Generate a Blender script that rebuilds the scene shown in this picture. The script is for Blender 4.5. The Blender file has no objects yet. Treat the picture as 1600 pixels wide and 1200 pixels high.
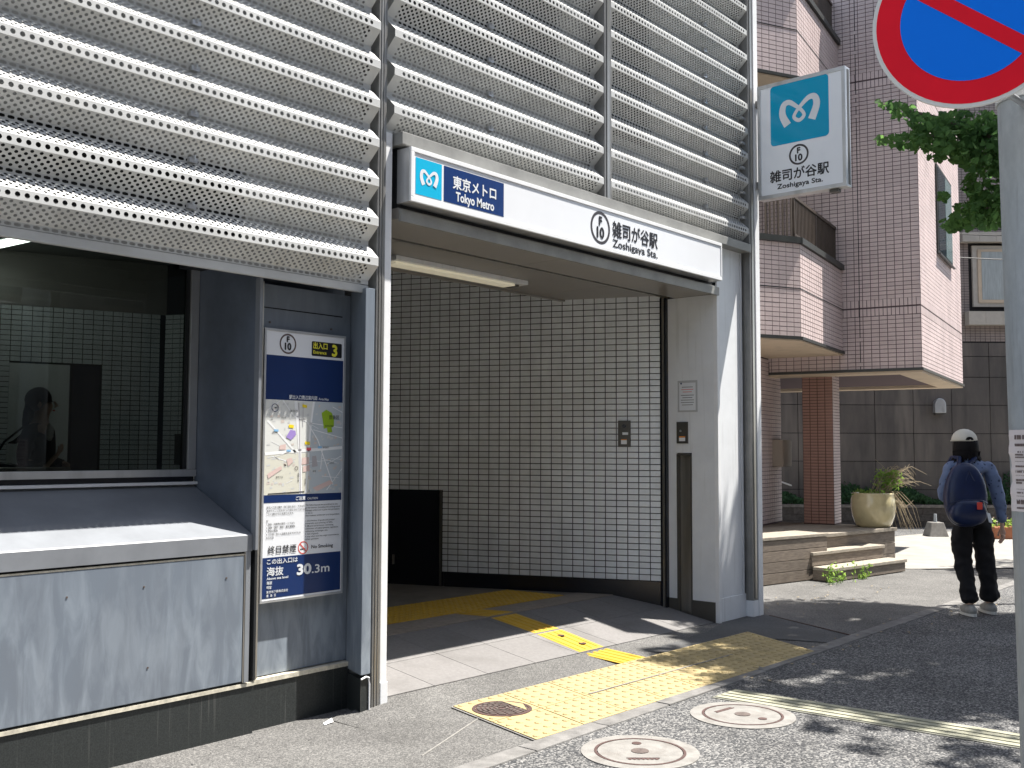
import bpy, bmesh, math, random
from mathutils import Vector, Matrix, noise
random.seed(7)
C = bpy.context.scene.collection
SC = bpy.context.scene

# ------------------------------------------------------------------ camera, light, exposure
CAM = Vector((0.0, -4.3, 1.45))
FPX = 1600.0
PITCH = math.atan(103 / FPX); AZ = math.atan(1377 / math.hypot(FPX, 103)); ROLL = 0.0039
FH = Vector((math.cos(AZ), math.sin(AZ), 0)); R0 = Vector((math.sin(AZ), -math.cos(AZ), 0)); ZUP = Vector((0, 0, 1))
FWD = FH * math.cos(PITCH) + ZUP * math.sin(PITCH)
U0 = -FH * math.sin(PITCH) + ZUP * math.cos(PITCH)
RT = R0 * math.cos(ROLL) + U0 * math.sin(ROLL)
UP = U0 * math.cos(ROLL) - R0 * math.sin(ROLL)
cam_d = bpy.data.cameras.new('camera'); cam = bpy.data.objects.new('camera', cam_d); C.objects.link(cam)
cam_d.sensor_width = 36; cam_d.lens = 36 * FPX / 1600; cam_d.clip_end = 400; cam_d.clip_start = 0.05
M = Matrix((RT, UP, -FWD)).transposed().to_4x4(); M.translation = CAM
cam.matrix_world = M
SC.camera = cam

SUN = Vector((1.5, -1.0, 4.2)).normalized()
world = bpy.data.worlds.new('World'); SC.world = world; world.use_nodes = True
wn = world.node_tree.nodes; wl = world.node_tree.links
bgn = wn['Background']; sky = wn.new('ShaderNodeTexSky'); sky.sky_type = 'NISHITA'; sky.sun_disc = False
sky.sun_elevation = math.asin(SUN.z); sky.sun_rotation = math.atan2(SUN.x, SUN.y)
sky.air_density = 1.0; sky.dust_density = 1.0
hsv = wn.new('ShaderNodeHueSaturation'); hsv.inputs['Saturation'].default_value = 0.62; wl.new(sky.outputs[0], hsv.inputs['Color'])
wl.new(hsv.outputs[0], bgn.inputs[0]); bgn.inputs[1].default_value = 0.096
sd = bpy.data.lights.new('sun', 'SUN'); sd.energy = 4.6; sd.angle = math.radians(0.53); sd.color = (1.0, 0.95, 0.88)
so = bpy.data.objects.new('sun', sd); C.objects.link(so)
so.rotation_euler = SUN.to_track_quat('Z', 'Y').to_euler()
SC.view_settings.view_transform = 'Standard'; SC.view_settings.look = 'None'
SC.view_settings.exposure = 1.45; SC.view_settings.gamma = 1.0
SC.view_settings.use_curve_mapping = False

# ------------------------------------------------------------------ materials
def mat(name, col, rough=0.6, metal=0.0, var=0.0, scale=6.0, bump=0.0, bscale=80.0, col2=None, spec=0.5,
        rnd=0.0, stretch=(1, 1, 1), coat=0.0, emis=None, estr=0.0, contrast=0.5, detail=6):
    m = bpy.data.materials.new(name); m.use_nodes = True
    nt = m.node_tree; n = nt.nodes; l = nt.links
    b = n['Principled BSDF']
    b.inputs['Base Color'].default_value = (*col, 1); b.inputs['Roughness'].default_value = rough
    b.inputs['Metallic'].default_value = metal; b.inputs['Specular IOR Level'].default_value = spec
    b.inputs['Coat Weight'].default_value = coat
    tc = n.new('ShaderNodeTexCoord'); mp = n.new('ShaderNodeMapping'); mp.inputs['Scale'].default_value = stretch
    l.new(tc.outputs['Object'], mp.inputs[0])
    out = None
    if col2 is not None or var > 0:
        no = n.new('ShaderNodeTexNoise'); no.inputs['Scale'].default_value = scale; no.inputs['Detail'].default_value = detail
        no.inputs['Roughness'].default_value = 0.62
        l.new(mp.outputs[0], no.inputs['Vector'])
        cr = n.new('ShaderNodeValToRGB')
        c2 = col2 if col2 is not None else tuple(c * (1 - var) for c in col)
        c1 = col if col2 is not None else tuple(min(1, c * (1 + var * 0.6)) for c in col)
        cr.color_ramp.elements[0].position = 0.5 - contrast * 0.35; cr.color_ramp.elements[1].position = 0.5 + contrast * 0.35
        cr.color_ramp.elements[0].color = (*c2, 1); cr.color_ramp.elements[1].color = (*c1, 1)
        l.new(no.outputs['Fac'], cr.inputs[0]); out = cr.outputs[0]
        l.new(out, b.inputs['Base Color'])
    if rnd > 0:
        oi = n.new('ShaderNodeObjectInfo'); mr = n.new('ShaderNodeMapRange')
        mr.inputs['To Min'].default_value = 1 - rnd; mr.inputs['To Max'].default_value = 1 + rnd
        l.new(oi.outputs['Random'], mr.inputs[0])
        mx = n.new('ShaderNodeVectorMath'); mx.operation = 'MULTIPLY'
        if out: l.new(out, mx.inputs[0])
        else: mx.inputs[0].default_value = col
        cb = n.new('ShaderNodeCombineXYZ')
        for i in range(3): l.new(mr.outputs[0], cb.inputs[i])
        l.new(cb.outputs[0], mx.inputs[1]); l.new(mx.outputs[0], b.inputs['Base Color'])
    if bump > 0:
        nb = n.new('ShaderNodeTexNoise'); nb.inputs['Scale'].default_value = bscale; nb.inputs['Detail'].default_value = 4
        l.new(mp.outputs[0], nb.inputs['Vector'])
        bp = n.new('ShaderNodeBump'); bp.inputs['Strength'].default_value = bump; bp.inputs['Distance'].default_value = 0.01
        l.new(nb.outputs['Fac'], bp.inputs['Height']); l.new(bp.outputs[0], b.inputs['Normal'])
    if emis is not None:
        b.inputs['Emission Color'].default_value = (*emis, 1); b.inputs['Emission Strength'].default_value = estr
    return m

def asphalt(name, dark, light, stone, sc=140.0, bump=0.5):
    m = bpy.data.materials.new(name); m.use_nodes = True
    nt = m.node_tree; n = nt.nodes; l = nt.links; b = n['Principled BSDF']
    b.inputs['Roughness'].default_value = 0.85; b.inputs['Specular IOR Level'].default_value = 0.25
    tc = n.new('ShaderNodeTexCoord')
    v = n.new('ShaderNodeTexVoronoi'); v.inputs['Scale'].default_value = sc; l.new(tc.outputs['Object'], v.inputs['Vector'])
    cr = n.new('ShaderNodeValToRGB'); e = cr.color_ramp.elements
    e[0].position = 0.0; e[0].color = (*dark, 1); e[1].position = 0.95; e[1].color = (*stone, 1)
    k = e.new(0.55); k.color = (*light, 1)
    sep = n.new('ShaderNodeSeparateColor'); l.new(v.outputs['Color'], sep.inputs[0]); l.new(sep.outputs[0], cr.inputs[0])
    no = n.new('ShaderNodeTexNoise'); no.inputs['Scale'].default_value = 1.3; no.inputs['Detail'].default_value = 8; no.inputs['Roughness'].default_value = 0.65
    l.new(tc.outputs['Object'], no.inputs['Vector'])
    mr = n.new('ShaderNodeMapRange'); mr.inputs['From Min'].default_value = 0.3; mr.inputs['From Max'].default_value = 0.7
    mr.inputs['To Min'].default_value = 0.72; mr.inputs['To Max'].default_value = 1.22
    l.new(no.outputs['Fac'], mr.inputs[0])
    mx = n.new('ShaderNodeVectorMath'); mx.operation = 'SCALE'; l.new(cr.outputs[0], mx.inputs[0]); l.new(mr.outputs[0], mx.inputs['Scale'])
    l.new(mx.outputs[0], b.inputs['Base Color'])
    bp = n.new('ShaderNodeBump'); bp.inputs['Strength'].default_value = bump; bp.inputs['Distance'].default_value = 0.006
    l.new(v.outputs['Distance'], bp.inputs['Height']); bp.invert = True
    l.new(bp.outputs[0], b.inputs['Normal'])
    return m

def smudged(name, base, light, dark):
    """blue-grey painted steel with wiped smears and vertical run marks"""
    m = bpy.data.materials.new(name); m.use_nodes = True
    nt = m.node_tree; n = nt.nodes; l = nt.links; b = n['Principled BSDF']
    b.inputs['Roughness'].default_value = 0.42
    tc = n.new('ShaderNodeTexCoord')
    def nz(stretch, sc, dist, det=7):
        mp = n.new('ShaderNodeMapping'); mp.inputs['Scale'].default_value = stretch; l.new(tc.outputs['Object'], mp.inputs[0])
        x = n.new('ShaderNodeTexNoise'); x.inputs['Scale'].default_value = sc; x.inputs['Detail'].default_value = det
        x.inputs['Distortion'].default_value = dist; x.inputs['Roughness'].default_value = 0.6
        l.new(mp.outputs[0], x.inputs['Vector']); return x.outputs['Fac']
    a = nz((1, 1, 0.22), 13, 0.55, 12); c = nz((1, 1, 0.4), 3.2, 0.5, 8)
    # smears gather on the lower, hand-high half of the sheet
    sx = n.new('ShaderNodeSeparateXYZ'); l.new(tc.outputs['Object'], sx.inputs[0])
    hz_ = n.new('ShaderNodeMapRange'); hz_.inputs['From Min'].default_value = 1.1; hz_.inputs['From Max'].default_value = 0.3
    hz_.inputs['To Min'].default_value = 0.25; hz_.inputs['To Max'].default_value = 1.0; l.new(sx.outputs[2], hz_.inputs[0])
    r1 = n.new('ShaderNodeValToRGB'); r1.color_ramp.elements[0].position = 0.42; r1.color_ramp.elements[1].position = 0.62
    l.new(a, r1.inputs[0])
    mu = n.new('ShaderNodeMath'); mu.operation = 'MULTIPLY'; l.new(r1.outputs[0], mu.inputs[0]); l.new(hz_.outputs[0], mu.inputs[1])
    m1 = n.new('ShaderNodeMix'); m1.data_type = 'RGBA'; m1.inputs[6].default_value = (*base, 1); m1.inputs[7].default_value = (*light, 1)
    l.new(mu.outputs[0], m1.inputs[0])
    r2 = n.new('ShaderNodeValToRGB'); r2.color_ramp.elements[0].position = 0.4; r2.color_ramp.elements[1].position = 0.7
    l.new(c, r2.inputs[0])
    m2 = n.new('ShaderNodeMix'); m2.data_type = 'RGBA'; m2.inputs[7].default_value = (*dark, 1)
    l.new(m1.outputs[2], m2.inputs[6])
    mf = n.new('ShaderNodeMath'); mf.operation = 'MULTIPLY'; mf.inputs[1].default_value = 0.55; l.new(r2.outputs[0], mf.inputs[0]); l.new(mf.outputs[0], m2.inputs[0])
    l.new(m2.outputs[2], b.inputs['Base Color'])
    return m

def glassmat(name, tint, gloss=0.08):
    m = bpy.data.materials.new(name); m.use_nodes = True
    nt = m.node_tree; n = nt.nodes; l = nt.links; n.remove(n['Principled BSDF'])
    t = n.new('ShaderNodeBsdfTransparent'); t.inputs[0].default_value = (*tint, 1)
    g = n.new('ShaderNodeBsdfGlossy'); g.inputs['Roughness'].default_value = 0.02
    fr = n.new('ShaderNodeFresnel'); fr.inputs[0].default_value = 1.5
    mx = n.new('ShaderNodeMixShader'); l.new(fr.outputs[0], mx.inputs[0]); l.new(t.outputs[0], mx.inputs[1]); l.new(g.outputs[0], mx.inputs[2])
    l.new(mx.outputs[0], n['Material Output'].inputs[0])
    return m

m_louver = mat('louver_white', (0.575, 0.585, 0.578), 0.38, 0.0, var=0.16, scale=1.6, stretch=(1, 1, 2.5), bump=0.03, bscale=30)
m_back = mat('screen_backing', (0.37, 0.375, 0.365), 0.7, var=0.12, scale=2)
m_dark = mat('dark_void', (0.012, 0.014, 0.016), 0.8)
m_post = mat('post_grey', (0.24, 0.24, 0.235), 0.4, 0.5, var=0.15, scale=8)
m_steel = mat('stainless', (0.46, 0.44, 0.40), 0.32, 0.85, var=0.25, scale=5, stretch=(4, 4, 0.3))
m_alu = mat('aluminium', (0.62, 0.63, 0.64), 0.35, 0.7, var=0.08)
m_fas = mat('zinc_fascia', (0.30, 0.30, 0.285), 0.45, 0.15, var=0.2, scale=5)
m_white = mat('white_panel', (0.76, 0.78, 0.80), 0.33, var=0.06, scale=4, bump=0.02, bscale=6)
m_whiteb = mat('white_paint', (0.80, 0.81, 0.82), 0.35, var=0.05, scale=9)
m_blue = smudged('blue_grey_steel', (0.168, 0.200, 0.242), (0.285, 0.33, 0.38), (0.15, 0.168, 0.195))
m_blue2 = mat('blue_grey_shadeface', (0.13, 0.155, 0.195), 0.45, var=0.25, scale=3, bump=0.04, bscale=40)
m_ledge = mat('ledge_blue_grey', (0.225, 0.24, 0.262), 0.4, var=0.12, scale=5)
m_plinth = mat('black_granite', (0.040, 0.045, 0.045), 0.42, col2=(0.018, 0.022, 0.022), scale=160, contrast=0.4, spec=0.4)
m_seal = mat('pale_sealant', (0.62, 0.58, 0.47), 0.7, var=0.3, scale=30)
m_black = mat('black_gloss', (0.008, 0.010, 0.016), 0.25)
m_tilew = mat('white_tile', (0.80, 0.835, 0.87), 0.24, rnd=0.06, var=0.12, scale=6)
m_joint = mat('dark_joint', (0.036, 0.036, 0.040), 0.9)
m_ceil = mat('ceiling_panel', (0.28, 0.265, 0.245), 0.30, var=0.1, scale=2)
m_floor = mat('interior_floor', (0.17, 0.155, 0.135), 0.7, var=0.2, scale=5, bump=0.1, bscale=120)
m_tan = mat('tan_paving', (0.26, 0.225, 0.19), 0.8, var=0.2, scale=20, bump=0.2, bscale=200)
m_slab = mat('grey_paving', (0.185, 0.178, 0.174), 0.85, var=0.12, scale=40, bump=0.3, bscale=240, rnd=0.05)
m_road = asphalt('road_asphalt', (0.032, 0.034, 0.038), (0.098, 0.099, 0.10), (0.27, 0.265, 0.255), 110, 0.8)
m_walk = asphalt('walk_asphalt', (0.075, 0.074, 0.072), (0.122, 0.12, 0.116), (0.21, 0.205, 0.195), 170, 0.6)
m_patch = asphalt('smooth_asphalt', (0.07, 0.07, 0.072), (0.095, 0.096, 0.097), (0.14, 0.14, 0.138), 260, 0.25)
m_conc = mat('concrete', (0.225, 0.217, 0.203), 0.85, var=0.22, scale=12, bump=0.3, bscale=160)
m_kerb = mat('kerb_concrete', (0.175, 0.17, 0.163), 0.85, var=0.35, scale=9, bump=0.35, bscale=120)
m_plaza = mat('plaza_paving', (0.27, 0.26, 0.238), 0.85, var=0.16, scale=3, bump=0.1, bscale=100)
m_yel = mat('tactile_worn_yellow', (0.43, 0.335, 0.155), 0.75, col2=(0.31, 0.25, 0.135), scale=7, contrast=0.9, bump=0.15, bscale=200)
m_yel2 = mat('tactile_yellow', (0.60, 0.37, 0.03), 0.55, col2=(0.46, 0.28, 0.04), scale=9, contrast=0.8)
m_cream = mat('tactile_faded_cream', (0.36, 0.35, 0.245), 0.7, col2=(0.25, 0.25, 0.20), scale=14, contrast=0.8)
m_creambase = mat('tactile_faded_base', (0.17, 0.17, 0.14), 0.8, var=0.3, scale=20)
m_iron = mat('cast_iron', (0.13, 0.105, 0.095), 0.6, 0.3, var=0.3, scale=30, bump=0.3, bscale=150)
m_ironr = mat('rusty_iron', (0.085, 0.05, 0.045), 0.7, 0.2, var=0.3, scale=30)
m_lamp = mat('lamp_diffuser', (0.80, 0.76, 0.62), 0.4, emis=(1.0, 0.9, 0.66), estr=0.09)
m_lamp2 = mat('lit_tube', (0.9, 0.9, 0.8), 0.4, emis=(1.0, 0.96, 0.84), estr=5.0)
m_cyan = mat('sign_cyan', (0.010, 0.44, 0.70), 0.22)
m_cyan2 = mat('sign_teal', (0.0, 0.33, 0.56), 0.15)
m_navy = mat('sign_navy', (0.010, 0.038, 0.155), 0.22, var=0.1, scale=12, stretch=(3, 3, 0.5))
m_navy2 = mat('board_navy', (0.006, 0.026, 0.115), 0.3)
m_face = mat('sign_face', (0.78, 0.80, 0.83), 0.2, var=0.03, scale=1.5)
m_facep = mat('projecting_face', (0.82, 0.85, 0.89), 0.12)
m_ink = mat('ink_black', (0.010, 0.010, 0.014), 0.5)
m_ring = mat('ring_brown', (0.105, 0.07, 0.065), 0.45)
m_ring2 = mat('ring_grey', (0.045, 0.04, 0.045), 0.45)
m_wtext = mat('print_white', (0.72, 0.75, 0.78), 0.4)
m_ytext = mat('print_yellow', (0.85, 0.80, 0.06), 0.4)
m_pink = mat('pink_tile', (0.66, 0.545, 0.53), 0.5, rnd=0.07, var=0.10, scale=3)
m_pinkj = mat('pink_tile_joint', (0.11, 0.078, 0.085), 0.9)
m_brownt = mat('column_brown_tile', (0.36, 0.205, 0.16), 0.5, var=0.12, scale=3, rnd=0.06)
m_brownj = mat('column_joint', (0.07, 0.035, 0.03), 0.9)
m_soff = mat('beige_soffit', (0.62, 0.50, 0.37), 0.7, var=0.08, scale=2)
m_flash = mat('dark_flashing', (0.055, 0.058, 0.055), 0.5, 0.3, var=0.2)
m_rail = mat('bronze_rail', (0.10, 0.078, 0.062), 0.45, 0.4, var=0.2, scale=10)
m_gran = mat('dark_granite', (0.165, 0.142, 0.125), 0.45, col2=(0.045, 0.042, 0.042), scale=2.2, contrast=0.9, rnd=0.12, stretch=(1, 1, .3), detail=14)
m_granj = mat('granite_joint', (0.018, 0.017, 0.018), 0.9)
m_gtile = mat('small_brown_tile', (0.30, 0.25, 0.23), 0.55, var=0.15, scale=3)
m_wframe = mat('cream_frame', (0.50, 0.46, 0.40), 0.6, var=0.1)
m_curt = mat('net_curtain', (0.42, 0.46, 0.46), 0.8, var=0.2, scale=6, stretch=(6, 6, 0.5))
m_glass = glassmat('tinted_glass', (0.46, 0.51, 0.51))
m_glassd = mat('dark_window_glass', (0.03, 0.045, 0.055), 0.06, spec=0.8)
m_glassp = mat('pale_window_glass', (0.22, 0.30, 0.31), 0.1, spec=0.8)
m_deck = mat('grey_timber', (0.26, 0.215, 0.17), 0.75, col2=(0.085, 0.066, 0.052), scale=9, stretch=(0.5, 5, 7), contrast=0.9, bump=0.3, bscale=60, rnd=0.12)
m_decktop = mat('pale_timber', (0.30, 0.265, 0.215), 0.75, var=0.3, scale=10, stretch=(0.5, 6, 6), bump=0.2, bscale=50, rnd=0.1)  # upper and tread boards, paler than the side boards
m_pot = mat('cream_glaze', (0.56, 0.49, 0.29), 0.10, var=0.12, scale=5, coat=0.6)
m_soil = mat('soil', (0.05, 0.035, 0.025), 0.95)
m_terra = mat('rust_orange', (0.33, 0.12, 0.055), 0.6, var=0.2)
m_twig = mat('dry_twig', (0.32, 0.26, 0.17), 0.8, var=0.25)
m_bark = mat('bark', (0.14, 0.115, 0.09), 0.9, var=0.3, scale=12, bump=0.6, bscale=30)
def leafmat(name, col, col2, trans=0.35):
    m = mat(name, col, 0.75, col2=col2, scale=2.3, contrast=0.8, spec=0.2)
    n = m.node_tree.nodes; l = m.node_tree.links; b = n['Principled BSDF']
    t = n.new('ShaderNodeBsdfTranslucent'); mx = n.new('ShaderNodeMixShader'); mx.inputs[0].default_value = trans
    src = b.inputs['Base Color'].links[0].from_socket
    hs = n.new('ShaderNodeHueSaturation'); hs.inputs['Value'].default_value = 3.2; hs.inputs['Hue'].default_value = 0.48
    l.new(src, hs.inputs['Color']); l.new(hs.outputs[0], t.inputs[0])
    l.new(b.outputs[0], mx.inputs[1]); l.new(t.outputs[0], mx.inputs[2]); l.new(mx.outputs[0], n['Material Output'].inputs[0])
    return m
m_leaf = leafmat('tree_leaf', (0.055, 0.125, 0.030), (0.022, 0.058, 0.022), 0.45)
m_ivy = leafmat('ivy_leaf', (0.045, 0.10, 0.04), (0.02, 0.05, 0.025), 0.2)
m_weed = leafmat('weed_leaf', (0.16, 0.26, 0.05), (0.09, 0.17, 0.04), 0.4)
m_galv = mat('galvanised_pole', (0.44, 0.48, 0.515), 0.55, 0.2, col2=(0.31, 0.345, 0.375), scale=30, contrast=1.0, stretch=(1, 1, 0.45), bump=0.25, bscale=90)
m_signblue = mat('sign_blue', (0.0, 0.215, 1.0), 0.5, spec=0.15)
m_signred = mat('sign_red', (0.95, 0.010, 0.03), 0.5, var=0.04, spec=0.15)
m_signrim = mat('sign_white_rim', (0.80, 0.80, 0.76), 0.4)
m_paper = mat('white_paper', (0.72, 0.66, 0.66), 0.8, var=0.05)
m_paper2 = mat('notice_paper', (0.46, 0.47, 0.48), 0.5)
m_orange = mat('label_orange', (0.75, 0.28, 0.05), 0.5)
m_panelg = mat('intercom_grey', (0.10, 0.095, 0.085), 0.45, 0.4, var=0.1)
m_skin = mat('skin', (0.62, 0.41, 0.31), 0.55)
m_hair = mat('black_hair', (0.005, 0.004, 0.005), 0.7, spec=0.2, bump=0.4, bscale=90, stretch=(3, 3, 0.3))
m_denim = mat('blue_dotted_jacket', (0.135, 0.18, 0.30), 0.8, bump=0.1, bscale=150, var=0.1, scale=5)
m_trouser = mat('black_cloth', (0.004, 0.004, 0.006), 0.85, bump=0.3, bscale=18)
m_pack = mat('navy_nylon', (0.004, 0.014, 0.062), 0.38, var=0.25, scale=6, bump=0.5, bscale=9)
m_cap = mat('cream_cap', (0.60, 0.57, 0.50), 0.8)
m_shoe = mat('grey_shoe', (0.30, 0.30, 0.28), 0.7, var=0.2, scale=30)
m_sole = mat('white_sole', (0.62, 0.62, 0.58), 0.6)
m_suit = mat('dark_suit', (0.009, 0.011, 0.018), 0.7)
m_red = mat('red_badge', (0.65, 0.06, 0.04), 0.5)
m_ac = mat('ac_beige', (0.40, 0.39, 0.35), 0.5, var=0.1)
m_mbox = mat('mailbox_beige', (0.33, 0.28, 0.235), 0.5)
m_wire = mat('cable_black', (0.02, 0.02, 0.02), 0.6)

def streak(m, col, sx=40.0, sz=0.8, lo=0.60, hi=0.72, amt=0.6):
    n = m.node_tree.nodes; l = m.node_tree.links; b = n['Principled BSDF']
    if b.inputs['Base Color'].links: src = b.inputs['Base Color'].links[0].from_socket
    else:
        rg = n.new('ShaderNodeRGB'); rg.outputs[0].default_value = b.inputs['Base Color'].default_value; src = rg.outputs[0]
    tc = n.new('ShaderNodeTexCoord'); mp = n.new('ShaderNodeMapping'); mp.inputs['Scale'].default_value = (sx, sx, sz)
    l.new(tc.outputs['Object'], mp.inputs[0]); no = n.new('ShaderNodeTexNoise'); no.inputs['Scale'].default_value = 1; no.inputs['Detail'].default_value = 3
    l.new(mp.outputs[0], no.inputs['Vector'])
    r_ = n.new('ShaderNodeMapRange'); r_.inputs['From Min'].default_value = lo; r_.inputs['From Max'].default_value = hi; r_.inputs['To Max'].default_value = amt
    l.new(no.outputs['Fac'], r_.inputs[0])
    mx = n.new('ShaderNodeMix'); mx.data_type = 'RGBA'; mx.inputs[7].default_value = (*col, 1)
    l.new(r_.outputs[0], mx.inputs[0]); l.new(src, mx.inputs[6]); l.new(mx.outputs[2], b.inputs['Base Color'])
streak(m_plinth, (0.15, 0.15, 0.14), 70, 1.6, .62, .74, .40)
streak(m_gran, (0.24, 0.21, 0.18), 3.0, .35, .52, .66, .45); streak(m_gran, (0.04, 0.038, 0.036), 5.0, .5, .55, .7, .5)
streak(m_post, (0.36, 0.34, 0.30), 60, 1.0, .55, .7, .4); streak(m_white, (0.50, 0.51, 0.50), 26, 1.1, .58, .72, .35)
streak(m_louver, (0.42, 0.41, 0.37), 7, 1.6, .56, .72, .35); streak(m_alu, (0.34, 0.34, 0.33), 9, 2.2, .52, .7, .45)
streak(m_soff, (0.40, 0.32, 0.24), 3, 3, .55, .7, .4); streak(m_pink, (0.42, 0.33, 0.32), 2.0, .5, .56, .72, .35)
streak(m_pot, (0.30, 0.25, 0.14), 8, 3, .58, .7, .45); streak(m_yel, (0.22, 0.18, 0.11), 5, 5, .54, .74, .28); streak(m_conc, (0.13, 0.115, 0.10), 7, 7, .52, .68, .5)
streak(m_galv, (0.24, 0.26, 0.28), 50, 3, .55, .7, .5); streak(m_slab, (0.11, 0.105, 0.10), 3, 3, .52, .68, .4)
def dotted(m):
    n = m.node_tree.nodes; l = m.node_tree.links; b = n['Principled BSDF']
    src = b.inputs['Base Color'].links[0].from_socket
    tc = n.new('ShaderNodeTexCoord'); v = n.new('ShaderNodeTexVoronoi'); v.inputs['Scale'].default_value = 22
    l.new(tc.outputs['Object'], v.inputs['Vector'])
    r = n.new('ShaderNodeValToRGB'); r.color_ramp.elements[0].position = 0.22; r.color_ramp.elements[1].position = 0.30
    l.new(v.outputs['Distance'], r.inputs[0])
    mx = n.new('ShaderNodeMix'); mx.data_type = 'RGBA'; mx.inputs[6].default_value = (0.03, 0.045, 0.10, 1)
    l.new(r.outputs[0], mx.inputs[0]); l.new(src, mx.inputs[7]); l.new(mx.outputs[2], b.inputs['Base Color'])
dotted(m_denim)

# ------------------------------------------------------------------ helpers
ORG = {}
def tag(o, label=None, cat=None, group=None, kind=None):
    if label: o['label'] = label
    if cat: o['category'] = cat
    if group: o['group'] = group
    if kind: o['kind'] = kind
    return o
def thing(name, loc, label, cat, group=None):
    o = bpy.data.objects.new(name, None); C.objects.link(o); o.location = loc; o.empty_display_size = 0.1
    ORG[o.name] = Vector(loc); return tag(o, label, cat, group)
class MB:
    def __init__(s): s.v = []; s.f = []
    def add(s, vs, fs):
        b = len(s.v); s.v += [tuple(x) for x in vs]; s.f += [tuple(i + b for i in f) for f in fs]; return s
    def box(s, x0, x1, y0, y1, z0, z1):
        v = [(x, y, z) for z in (z0, z1) for y in (y0, y1) for x in (x0, x1)]
        return s.add(v, [(0, 2, 3, 1), (4, 5, 7, 6), (0, 1, 5, 4), (2, 6, 7, 3), (0, 4, 6, 2), (1, 3, 7, 5)])
    def obox(s, o, a, b, c):
        """box from corner o with edge vectors a,b,c"""
        o, a, b, c = map(Vector, (o, a, b, c))
        v = [o + a * i + b * j + c * k for k in (0, 1) for j in (0, 1) for i in (0, 1)]
        fs = [(0, 2, 3, 1), (4, 5, 7, 6), (0, 1, 5, 4), (2, 6, 7, 3), (0, 4, 6, 2), (1, 3, 7, 5)]
        if a.cross(b).dot(c) < 0: fs = [f[::-1] for f in fs]
        return s.add(v, fs)
    def prism(s, poly, z0, z1):
        """poly: list of (x,y); vertical prism"""
        n = len(poly); v = [(x, y, z0) for x, y in poly] + [(x, y, z1) for x, y in poly]
        fs = [tuple(range(n))[::-1], tuple(range(n, 2 * n))] + [(i, (i + 1) % n, n + (i + 1) % n, n + i) for i in range(n)]
        return s.add(v, fs)
    def extr(s, pts, d):
        """pts: planar 3D polygon; extruded by d"""
        d = Vector(d); n = len(pts); v = [Vector(p) for p in pts]; v += [p + d for p in v[:n]]
        fs = [tuple(range(n))[::-1], tuple(range(n, 2 * n))] + [(i, (i + 1) % n, n + (i + 1) % n, n + i) for i in range(n)]
        return s.add(v, fs)
    def tube(s, pts, r, n=8, cap=True):
        pts = [Vector(p) for p in pts]; rs = r if isinstance(r, (list, tuple)) else [r] * len(pts)
        vs = []; fs = []
        for i, p in enumerate(pts):
            t = (pts[min(i + 1, len(pts) - 1)] - pts[max(i - 1, 0)]).normalized()
            a = t.cross(ZUP); a = a.normalized() if a.length > 0.05 else Vector((1, 0, 0)); b = t.cross(a).normalized()
            for k in range(n):
                w = 2 * math.pi * k / n; vs.append(p + (a * math.cos(w) + b * math.sin(w)) * rs[i])
        for i in range(len(pts) - 1):
            for k in range(n):
                fs.append((i * n + k, i * n + (k + 1) % n, (i + 1) * n + (k + 1) % n, (i + 1) * n + k))
        if cap: fs += [tuple(range(n))[::-1], tuple((len(pts) - 1) * n + k for k in range(n))]
        return s.add(vs, fs)
    def lathe(s, prof, c, n=24, sx=1, sy=1):
        """prof: (r,z) list around vertical axis at c"""
        vs = []; fs = []
        for r, z in prof:
            for k in range(n):
                w = 2 * math.pi * k / n; vs.append((c[0] + r * sx * math.cos(w), c[1] + r * sy * math.sin(w), c[2] + z))
        for i in range(len(prof) - 1):
            for k in range(n):
                fs.append((i * n + k, i * n + (k + 1) % n, (i + 1) * n + (k + 1) % n, (i + 1) * n + k))
        fs.append(tuple(range(n))[::-1]); fs.append(tuple((len(prof) - 1) * n + k for k in range(n)))
        return s.add(vs, fs)
    def build(s, name, m, parent=None, smooth=False, loc=None, bevel=0, kind=None, label=None):
        if parent is not None: o0 = ORG[parent.name]
        else: o0 = Vector(loc) if loc is not None else Vector((0, 0, 0))
        me = bpy.data.meshes.new(name); me.from_pydata([tuple(Vector(v) - o0) for v in s.v], [], s.f)
        me.materials.append(m); me.validate(); me.update()
        if smooth: me.polygons.foreach_set('use_smooth', [True] * len(me.polygons))
        o = bpy.data.objects.new(name, me); C.objects.link(o)
        if parent is not None: o.parent = parent
        else: o.location = o0
        ORG[o.name] = o0
        if bevel:
            bm = bmesh.new(); bm.from_mesh(me); bmesh.ops.remove_doubles(bm, verts=bm.verts, dist=1e-5)
            es = [e for e in bm.edges if len(e.link_faces) == 2 and e.calc_face_angle(0) > 0.6]
            bmesh.ops.bevel(bm, geom=es, offset=bevel, segments=2, profile=0.6, affect='EDGES'); bm.to_mesh(me); bm.free()
        if kind: o['kind'] = kind
        if label: o['label'] = label
        return o
def box(name, m, parent, *a, **k): return MB().box(*a).build(name, m, parent, **k)

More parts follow.
